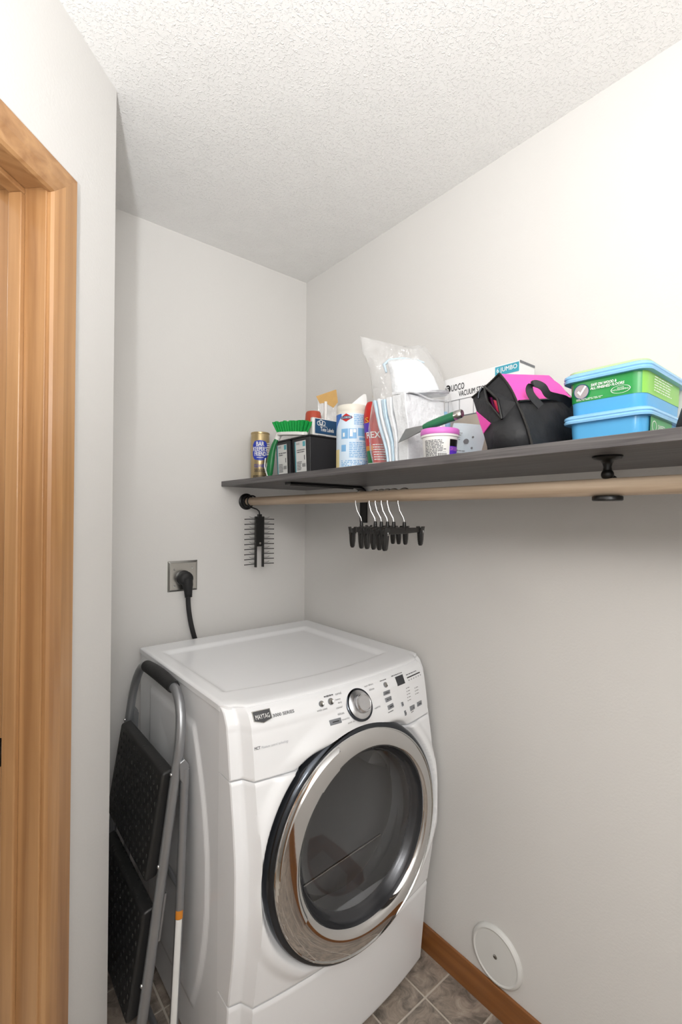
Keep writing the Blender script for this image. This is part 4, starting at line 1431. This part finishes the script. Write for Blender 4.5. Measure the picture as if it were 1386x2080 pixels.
# storage bag carton
bxo = thing('storage_carton', 'white SUOCO vacuum storage bags carton behind the pink and black bag', 'carton', (-.065, -.955, Z0))
xa, xb, ya, yb, bh_ = -.100, -.026, -.838, -1.072, .265
MB().box((xa, yb, Z0), (xb, ya, Z0 + bh_)).build('body', 'box', bxo, bevel=.001)
bmx = planar((xa, ya, Z0), (0, -1, 0), (0, 0, 1))
text('UOCO', bmx, .0465, .2265, .044, .0180, bold=.0003).build('lettering', 'dark_ink', bxo)
disc(bmx, .0125, .2355, .0098, .0118, .0014).build('logo_disc', 'dark_ink', bxo)
text('S', bmx, .0125, .2295, .008, .012, .0022, bold=.0003).build('logo_letter', 'white_ink', bxo)
text('VACUUM STORAGE BAGS', bmx, .125, .2075, .150, .0150, bold=.0003).build('lettering', 'dark_ink', bxo)
patch(bmx, .165, .233, .238, .262, .0008).build('cyan_tab', 'cyan', bxo)
text('6 JUMBO', bmx, .199, .2425, .058, .0150, .0016, bold=.0002).build('lettering', 'white_ink', bxo)
patch(bmx, .002, .231, .005, .150, .0008).build('picture', 'photo', bxo)
fr_ = MB()
patch(bmx, .002, .231, .150, .1535, .0011, mb=fr_)
patch(bmx, .002, .231, .1985, .2000, .0011, mb=fr_)
for u in (.014, .052, .098, .144, .190):
    patch(bmx, u, u + .0015, .150, .1995, .0011, mb=fr_)
fr_.build('picture_frames', 'grey_ink', bxo)
bmy = planar((xa, yb, Z0), (1, 0, 0), (0, 0, 1))
patch(bmy, .000, .074, .205, .224, .0008).build('cyan_band', 'cyan', bxo)
fine_print(bmy, .010, .060, .211, .218, 1, .0013).build('fine_print', 'white_ink', bxo)
patch(bmy, .0, .074, .259, .2655, .0008).build('top_edge', 'grey_ink', bxo)

# spackle tub and putty knife
cx, cy = -.305, -.985
tb = thing('spackle_tub', 'small white spackling tub with pink lid at the shelf front', 'tub', (cx, cy, Z0))
MB().lathe([(.0005, 0), (.0365, 0), (.0375, .002), (.0415, .054), (.0440, .056), (.0440, .062)], (cx, cy, Z0), n=48).build('body', 'white_pl', tb, smooth=True)
MB().lathe([(.0445, .0605), (.0455, .0620), (.0455, .0725), (.0440, .0745), (.0400, .0745), (.0390, .0735), (.0005, .0735)], (cx, cy, Z0), n=48).build('lid', 'pinklid', tb, smooth=True)
cm = cylmap((cx, cy, Z0), .0378, phi_cam(cx, cy), .072)
patch(cm, .022, .048, .002, .048, .0006, 6, 1).build('label_black', 'black', tb, smooth=True)
patch(cm, .022, .048, .006, .032, .0010, 6, 1).build('label_purple', 'purple', tb, smooth=True)
text('DRYDEX', cm, .0345, .022, .022, .008, .0016).build('lettering', 'pinklid', tb)
f3 = fine_print(cm, -.036, .014, .010, .048, 11, .0008)
f3.build('fine_print', 'grey_ink', tb)
bc = patch(cm, -.006, .016, .002, .018, .0010, 3, 1).build('barcode_field', 'paper', tb)
f4 = MB()
for q in range(9):
    patch(cm, -.004 + q * .0022, -.0028 + q * .0022, .003, .016, .0014, mb=f4)
f4.build('barcode', 'dark_ink', bc)

pk = thing('putty_knife', 'putty knife with dark green handle resting across the pink-lidded tub', 'putty knife', (-.315, -.965, Z0 + .08))
A_ = Vector((-.318, -.905, Z0 + .0780))
B_ = Vector((-.300, -1.042, Z0 + .1040))
ax = (B_ - A_).normalized()
sdv = Vector((.55, .10, .55))
sdv = (sdv - ax * sdv.dot(ax)).normalized()
nn = ax.cross(sdv)
def kp(t, w, h):
    return A_ + ax * t + sdv * w + nn * h
MB().loft([[kp(t, -w, -th), kp(t, w, -th), kp(t, w, th), kp(t, -w, th)] for t, w, th in ((-.028, .0300, .0003), (.000, .024, .0005), (.028, .015, .0008), (.046, .010, .0011))]).build('blade', 'steel', pk)
hs = []
for t, w, h in ((.040, .0085, .0065), (.052, .0115, .0085), (.080, .0125, .0098), (.105, .0125, .0100), (.120, .0130, .0102), (.127, .0125, .0098)):
    hs.append([kp(t, w * math.cos(a), .002 + h * math.sin(a)) for a in [2 * math.pi * i / 18 for i in range(18)]])
MB().loft(hs).build('handle', 'dkgreen', pk, smooth=True)
hs = []
for t, w, h in ((.1262, .0130, .0102), (.132, .0130, .0102), (.142, .0120, .0095), (.1445, .0095, .0075)):
    hs.append([kp(t, w * math.cos(a), .002 + h * math.sin(a)) for a in [2 * math.pi * i / 18 for i in range(18)]])
MB().loft(hs).build('hammer_cap', 'plate', pk, smooth=True)

# flat film packet leaning behind the tub
fpk = thing('film_packet', 'flat pale blue printed film packet leaning behind the pink-lidded tub', 'packet', (-.22, -.99, Z0))
pm = planar((-.212, -.992, Z0 + .052), (.10, -1, -.18), (.28, -.10, 1))
g = MB()
g.grid(lambda u, v: pm(u, v, .004 * math.sin(u * 60) * math.cos(v * 40)), frange(-.050, .048, 12), frange(-.046, .052, 12))
g.build('sheet', 'packetfilm', fpk, smooth=True)
dk = MB()
disc(pm, .002, .004, .0075, .0065, .005, 20, dk)
disc(pm, .018, .016, .0032, .0030, .005, 12, dk)
disc(pm, .022, -.012, .0030, .0028, .005, 12, dk)
disc(pm, .024, -.034, .0060, .0060, .005, 16, dk, inner=.7)
disc(pm, -.018, -.022, .0035, .0035, .005, 12, dk, inner=.6)
fine_print(pm, -.040, -.012, .006, .030, 4, .005, mb=dk, dens=.3)
fine_print(pm, -.030, .012, -.036, -.016, 3, .005, mb=dk, dens=.3)
dk.build('print', 'grey_ink', fpk)

# ------------------------------------------------------------------ pink and black tool bag
tbg = thing('tool_bag', 'soft pink and black nylon tool bag with open zip on the shelf', 'bag', (-.24, -1.13, Z0))
# cross-section points: near end (left, towards the room) and far end
near = dict(L=(-.262, -1.046, 1.675), T=(-.262, -1.117, 1.715), Mr=(-.290, -1.175, 1.637), B=(-.300, -1.217, 1.5285), C=(-.285, -1.108, 1.5285), P=(-.276, -1.085, 1.584))
far = dict(L=(-.085, -1.090, 1.700), T=(-.105, -1.150, 1.735), Mr=(-.105, -1.208, 1.668), B=(-.100, -1.2175, 1.5285), C=(-.080, -1.110, 1.5285), P=(-.080, -1.090, 1.600))
near = {k: Vector(v) for k, v in near.items()}
far = {k: Vector(v) for k, v in far.items()}
def strip_(k0, k1, nu=10, nv=8, bulge=.008, off=0.0, t0=0.0, t1=1.0):
    n0, n1, f0_, f1_ = near[k0], near[k1], far[k0], far[k1]
    nrm = (f0_ - n0).cross(n1 - n0).normalized()
    cen = (sum(near.values(), Vector()) + sum(far.values(), Vector())) / 12
    if nrm.dot(n0 - cen) < 0:
        nrm = -nrm
    def fn(u, v):
        a = n0.lerp(n1, v)
        b = f0_.lerp(f1_, v)
        p = a.lerp(b, u)
        return p + nrm * (bulge * math.sin(math.pi * v) * math.sin(math.pi * min(1, max(0, u))) + .0022 * math.sin(u * 11 + v * 7) * math.sin(math.pi * v) + off)
    return fn, nrm
def put(fn, name, m_, us, vs_, parent=tbg, **k):
    return MB().grid(fn, us, vs_).build(name, m_, parent, smooth=True, **k)
fu, fv = frange(0, 1, 14), frange(0, 1, 10)
fn, _ = strip_('T', 'Mr', bulge=.006); put(fn, 'pink_top', 'pink', fu, fv)
fnB, nB = strip_('Mr', 'B', bulge=.010); put(fnB, 'front_panel', 'nylon', fu, fv)
fn, _ = strip_('B', 'C', bulge=.0); put(fn, 'base', 'nylon', fu, fv)
fn, _ = strip_('C', 'P', bulge=.004); put(fn, 'lower_side', 'nylon', fu, fv)
fn, _ = strip_('P', 'L', bulge=.006); put(fn, 'pink_side', 'pink', fu, fv)
fn, _ = strip_('L', 'T', bulge=.006); put(fn, 'zip_top', 'nylon', fu, fv)
far_end = MB().add([far[k] for k in ('L', 'T', 'Mr', 'B', 'C', 'P')], [(0, 1, 2, 3, 4, 5)])
far_end.build('far_end', 'nylon', tbg)
# near end: black end panel built around an open zip that shows red lining; pink patch at the lower left
L_, T_, R2, B_, C_, P_ = (near[k] for k in ('L', 'T', 'Mr', 'B', 'C', 'P'))
zt = L_.lerp(T_, .47)                     # zip starts here
zm1 = Vector((-.2940, -1.109, 1.648))     # left lip of the opening
zm2 = Vector((-.2960, -1.134, 1.650))     # right lip
zb = Vector((-.3000, -1.147, 1.604))      # zip ends
pinkc = Vector((-.2960, -1.117, 1.600))
e1 = MB()
e1.add([L_, zt, zm1, zb, pinkc, P_.lerp(L_, .62)], [(0, 1, 2, 5), (2, 3, 4, 5)])
e1.build('end_panel', 'nylon', tbg, sub=0, solid=.002)
e2 = MB()
e2.add([zt, T_, R2, zb, zm2], [(0, 1, 2, 4), (4, 2, 3)])
e2.build('end_panel', 'nylon', tbg, solid=.002)
e3 = MB()
e3.add([P_.lerp(L_, .62), pinkc, P_ + Vector((-.004, -.004, 0))], [(0, 1, 2)])
e3.build('pink_patch', 'pink', tbg, solid=.002)
e4 = MB()
mid_ = Vector((-.314, -1.150, 1.565))
e4.add([P_, pinkc, zb, R2, B_, C_, mid_], [(0, 1, 6), (1, 2, 6), (2, 3, 6), (3, 4, 6), (4, 5, 6), (5, 0, 6)])
e4.build('end_pocket', 'nylon', tbg, smooth=True, solid=.002)
e5 = MB()
dd = Vector((.020, 0, 0))
e5.add([zt + dd, zm1 + dd, zb + dd, zm2 + dd], [(0, 1, 2, 3)])
e5.build('lining', 'nylon', tbg)
e6 = MB()
e6.add([zm1.lerp(zm2, .35) + Vector((.006, 0, .004)), zm2 + Vector((.006, 0, -.004)), zb + Vector((.004, .001, .008)), zb.lerp(zm1, .5) + Vector((.006, 0, 0))], [(0, 1, 2, 3)])
e6.build('red_lining', 'crimson', tbg)
for nm, pts in (('zip_edge', [zt, zm1, zb]), ('zip_edge', [zt, zm2, zb])):
    q = [pts[0].lerp(pts[1], t) for t in (0, .35, .7)] + [pts[1]] + [pts[1].lerp(pts[2], t) for t in (.3, .65, 1)]
    MB().tube([p + Vector((-.003, 0, 0)) for p in q], .0028, 8).build(nm, 'black', tbg, smooth=True)
MB().tube([zt + Vector((-.006, .004, -.002)), zt + Vector((-.012, .008, -.014)), zt + Vector((-.012, .010, -.026))], [.0018, .0022, .0026], 8).build('zip_pull', 'dark_chrome', tbg, smooth=True)
# piping along the seams
for a, b in (('T', 'Mr'), ('Mr', 'B'), ('L', 'T')):
    q = [near[a].lerp(near[b], t) + Vector((-.002, 0, 0)) - (Vector((0, .004, 0)) * math.sin(math.pi * t)) for t in frange(0, 1, 8)]
    MB().tube(q, .0028, 8).build('piping', 'black', tbg, smooth=True)
q = [near['Mr'].lerp(far['Mr'], t) + Vector((0, -.004, .001)) for t in frange(0, 1, 8)]
MB().tube(q, .0028, 8).build('piping', 'black', tbg, smooth=True)
# webbing handle on the front panel
def web(pts, w, name):
    rings = []
    for i, p in enumerate(pts):
        p = Vector(p)
        t = (Vector(pts[min(i + 1, len(pts) - 1)]) - Vector(pts[max(i - 1, 0)])).normalized()
        s_ = Vector((.55, -.55, .62)); s_ = (s_ - t * s_.dot(t)).normalized()
        n_ = t.cross(s_)
        rings.append([p - s_ * w - n_ * .0012, p + s_ * w - n_ * .0012, p + s_ * w + n_ * .0012, p - s_ * w + n_ * .0012])
    return MB().loft(rings).build(name, 'nylon', tbg, smooth=False)
def bz(p0, p1, p2, p3, n=12):
    out = []
    for i in range(n + 1):
        t = i / n
        out.append(tuple((1 - t) ** 3 * Vector(p0) + 3 * t * (1 - t) ** 2 * Vector(p1) + 3 * t * t * (1 - t) * Vector(p2) + t ** 3 * Vector(p3)))
    return out
hpx = [(-.246, -1.203, 1.630), (-.264, -1.192, 1.652), (-.268, -1.190, 1.668), (-.262, -1.198, 1.676), (-.250, -1.2095, 1.669), (-.236, -1.2135, 1.655), (-.212, -1.2205, 1.652), (-.188, -1.2265, 1.650), (-.165, -1.2300, 1.640)]
def catmull(pts, k=6):
    P = [Vector(p) for p in pts]
    P = [P[0] * 2 - P[1]] + P + [P[-1] * 2 - P[-2]]
    out = []
    for i in range(1, len(P) - 2):
        for j in range(k):
            t = j / k
            a, b, c, d = P[i - 1], P[i], P[i + 1], P[i + 2]
            out.append(tuple(0.5 * (2 * b + (c - a) * t + (2 * a - 5 * b + 4 * c - d) * t * t + (3 * b - a - 3 * c + d) * t ** 3)))
    return out + [tuple(P[-2])]
web(catmull(hpx), .0075, 'carry_handle')

# ------------------------------------------------------------------ cloth tubs
def rrect(xa, xb, ya, yb, r, z, e=0.0, n=6):
    out = []
    xa, xb, ya, yb = xa - e, xb + e, ya - e, yb + e
    for (cx, cy, a0) in ((xb - r, yb - r, 0), (xa + r, yb - r, 90), (xa + r, ya + r, 180), (xb - r, ya + r, 270)):
        for i in range(n + 1):
            a = math.radians(a0 + 90 * i / n)
            out.append((cx + r * math.cos(a), cy + r * math.sin(a), z))
    return out
TXA, TXB, TYA, TYB, TR = -.236, -.010, -1.3960, -1.2480, .022
def tub(z, h, label, lower):
    t = thing('cloth_tub', label, 'tub', ((TXA + TXB) / 2, (TYA + TYB) / 2, z), 'stacked cleaning cloth tubs')
    b = MB()
    i_ = -.004
    b.loft([rrect(TXA, TXB, TYA, TYB, TR, z, i_ - .005), rrect(TXA, TXB, TYA, TYB, TR, z + .004, i_ - .003), rrect(TXA, TXB, TYA, TYB, TR, z + h - .012, i_)])
    b.build('body', 'tubblue', t, smooth=True)
    l = MB()
    zt_ = z + h
    l.loft([rrect(TXA, TXB, TYA, TYB, TR, zt_ - .016, .001), rrect(TXA, TXB, TYA, TYB, TR, zt_ - .016, .0055), rrect(TXA, TXB, TYA, TYB, TR, zt_ - .012, .0065),
            rrect(TXA, TXB, TYA, TYB, TR, zt_ - .009, .0045), rrect(TXA, TXB, TYA, TYB, TR, zt_ - .007, .0060), rrect(TXA, TXB, TYA, TYB, TR, zt_ - .003, .0055),
            rrect(TXA, TXB, TYA, TYB, TR, zt_, .002), rrect(TXA, TXB, TYA, TYB, TR, zt_ + .0005, -.010), rrect(TXA, TXB, TYA, TYB, TR, zt_ - .002, -.013)])
    lid_ = l.build('lid', 'tublid', t, smooth=True)
    # little ribs under the lid at the corner
    return t, lid_
TH1 = .0730
t_lo, lid_lo = tub(Z0, TH1, 'plain light blue cleaning cloth tub, lower of the two stacked', True)
t_up, lid_up = tub(Z0 + TH1, .0830, 'light blue tub with green wrap, stacked on top at the shelf right', False)
# green wrap round the upper tub
ZU = Z0 + TH1
def wrap_loop(z, off=.0008):
    k = (z - ZU) / .085
    return rrect(TXA, TXB, TYA, TYB, TR, z, -.004 - .003 * (1 - k) + off)
full0 = wrap_loop(ZU + .0265)
full1 = wrap_loop(ZU + .0680)
nL = len(full0)
# loop order: +x+y corner (0-6), -x+y (7-13), -x-y (14-20), +x-y (21-27); the room face lies between 10 and 17
def wrap_part(i0, i1, name, m_):
    mb = MB()
    mb.loft([full0[i0:i1 + 1], full1[i0:i1 + 1]], False, False)
    return mb.build(name, m_, t_up, smooth=True)
wrap_part(7, 17, 'green_wrap', 'tubgreen')
wrap_part(17, 27, 'lime_wrap', 'lime')
wm = planar((TXA + .0040, (TYA + TYB) / 2, ZU), (0, -1, 0), (-.04, 0, 1))
ck = disc(wm, -.041, .0465, .0145, .0145, .0006, 28).build('tick_disc', mat('tick_disc_grey', '#a89fa3', .4), t_up)
disc(wm, -.041, .0465, .0150, .0150, .0010, 28, inner=.90).build('tick_ring', 'navy', ck)
poly(wm, [(-.049, .046), (-.046, .049), (-.043, .0445), (-.034, .0575), (-.031, .055), (-.043, .0385)], .0015).build('tick', 'white_ink', ck)
tx = MB()
text('SAFE ON WOOD &', wm, .0000, .0530, .046, .0050, .0012, tx, slant=.15, bold=.0003)
text('ALL FINISHED FLOORS', wm, .0060, .0465, .060, .0050, .0012, tx, slant=.15, bold=.0003)
fine_print(wm, -.051, .004, .0290, .0335, 2, .0012, fill=.8, mb=tx, dens=.35)
disc(wm, .0300, .0375, .0170, .0075, .0012, 28, tx, inner=.93)
text('GOOD', wm, .0300, .0395, .012, .0025, .0012, tx)
text('HOUSEKEEPING', wm, .0300, .0358, .028, .0030, .0012, tx)
tx.build('lettering', 'white_ink', t_up)
cmn = planar((TXA + TR + .01, TYA + .0035, ZU), (1, 0, 0), (0, -.04, 1))
fine_print(cmn, .010, .120, .034, .064, 6, .0008, dens=.3).build('fine_print', 'white_ink', t_up)
# sticker on the lower tub, towards the right
cml = planar((TXA + TR, TYA + .0040, Z0), (1, 0, 0), (0, -.04, 1))
stg = patch(cml, .000, .120, .018, .060, .0010).build('label', 'tubgreen', t_lo)
sg = disc(cml, .020, .040, .012, .010, .0014, 20, inner=.85)
text('SWIFFER', cml, .060, .036, .040, .009, .0014, sg)
sg.build('lettering', 'white_ink', stg)
# clear lid with a greenish cast on the very top
MB().loft([rrect(TXA, TXB, TYA, TYB, TR, ZU + .0832, -.004), rrect(TXA, TXB, TYA, TYB, TR, ZU + .0880, -.002), rrect(TXA, TXB, TYA, TYB, TR, ZU + .0895, -.010), rrect(TXA, TXB, TYA, TYB, TR, ZU + .0885, -.020)]).build('top_tray', mat('greenish_clear_plastic', '#cfe2a8', .15), lid_up, smooth=True)

# black pouch at the right picture edge
bp2 = thing('black_pouch', 'small black pouch in front of the cloth tubs at the right edge', 'pouch', (-.30, -1.507, Z0))
MB().loft([rrect(-.345, -.255, -1.550, -1.4640, .02, Z0 + .0005, -.004), rrect(-.345, -.255, -1.550, -1.4640, .02, Z0 + .012, 0), rrect(-.345, -.255, -1.550, -1.4640, .02, Z0 + .040, -.006), rrect(-.345, -.255, -1.550, -1.4640, .015, Z0 + .050, -.018)]).build('body', 'nylon', bp2, smooth=True)
MB().tube([(-.33, -1.48, Z0 + .046), (-.30, -1.477, Z0 + .051), (-.27, -1.48, Z0 + .046)], .002, 8).build('zip', 'black', bp2, smooth=True)
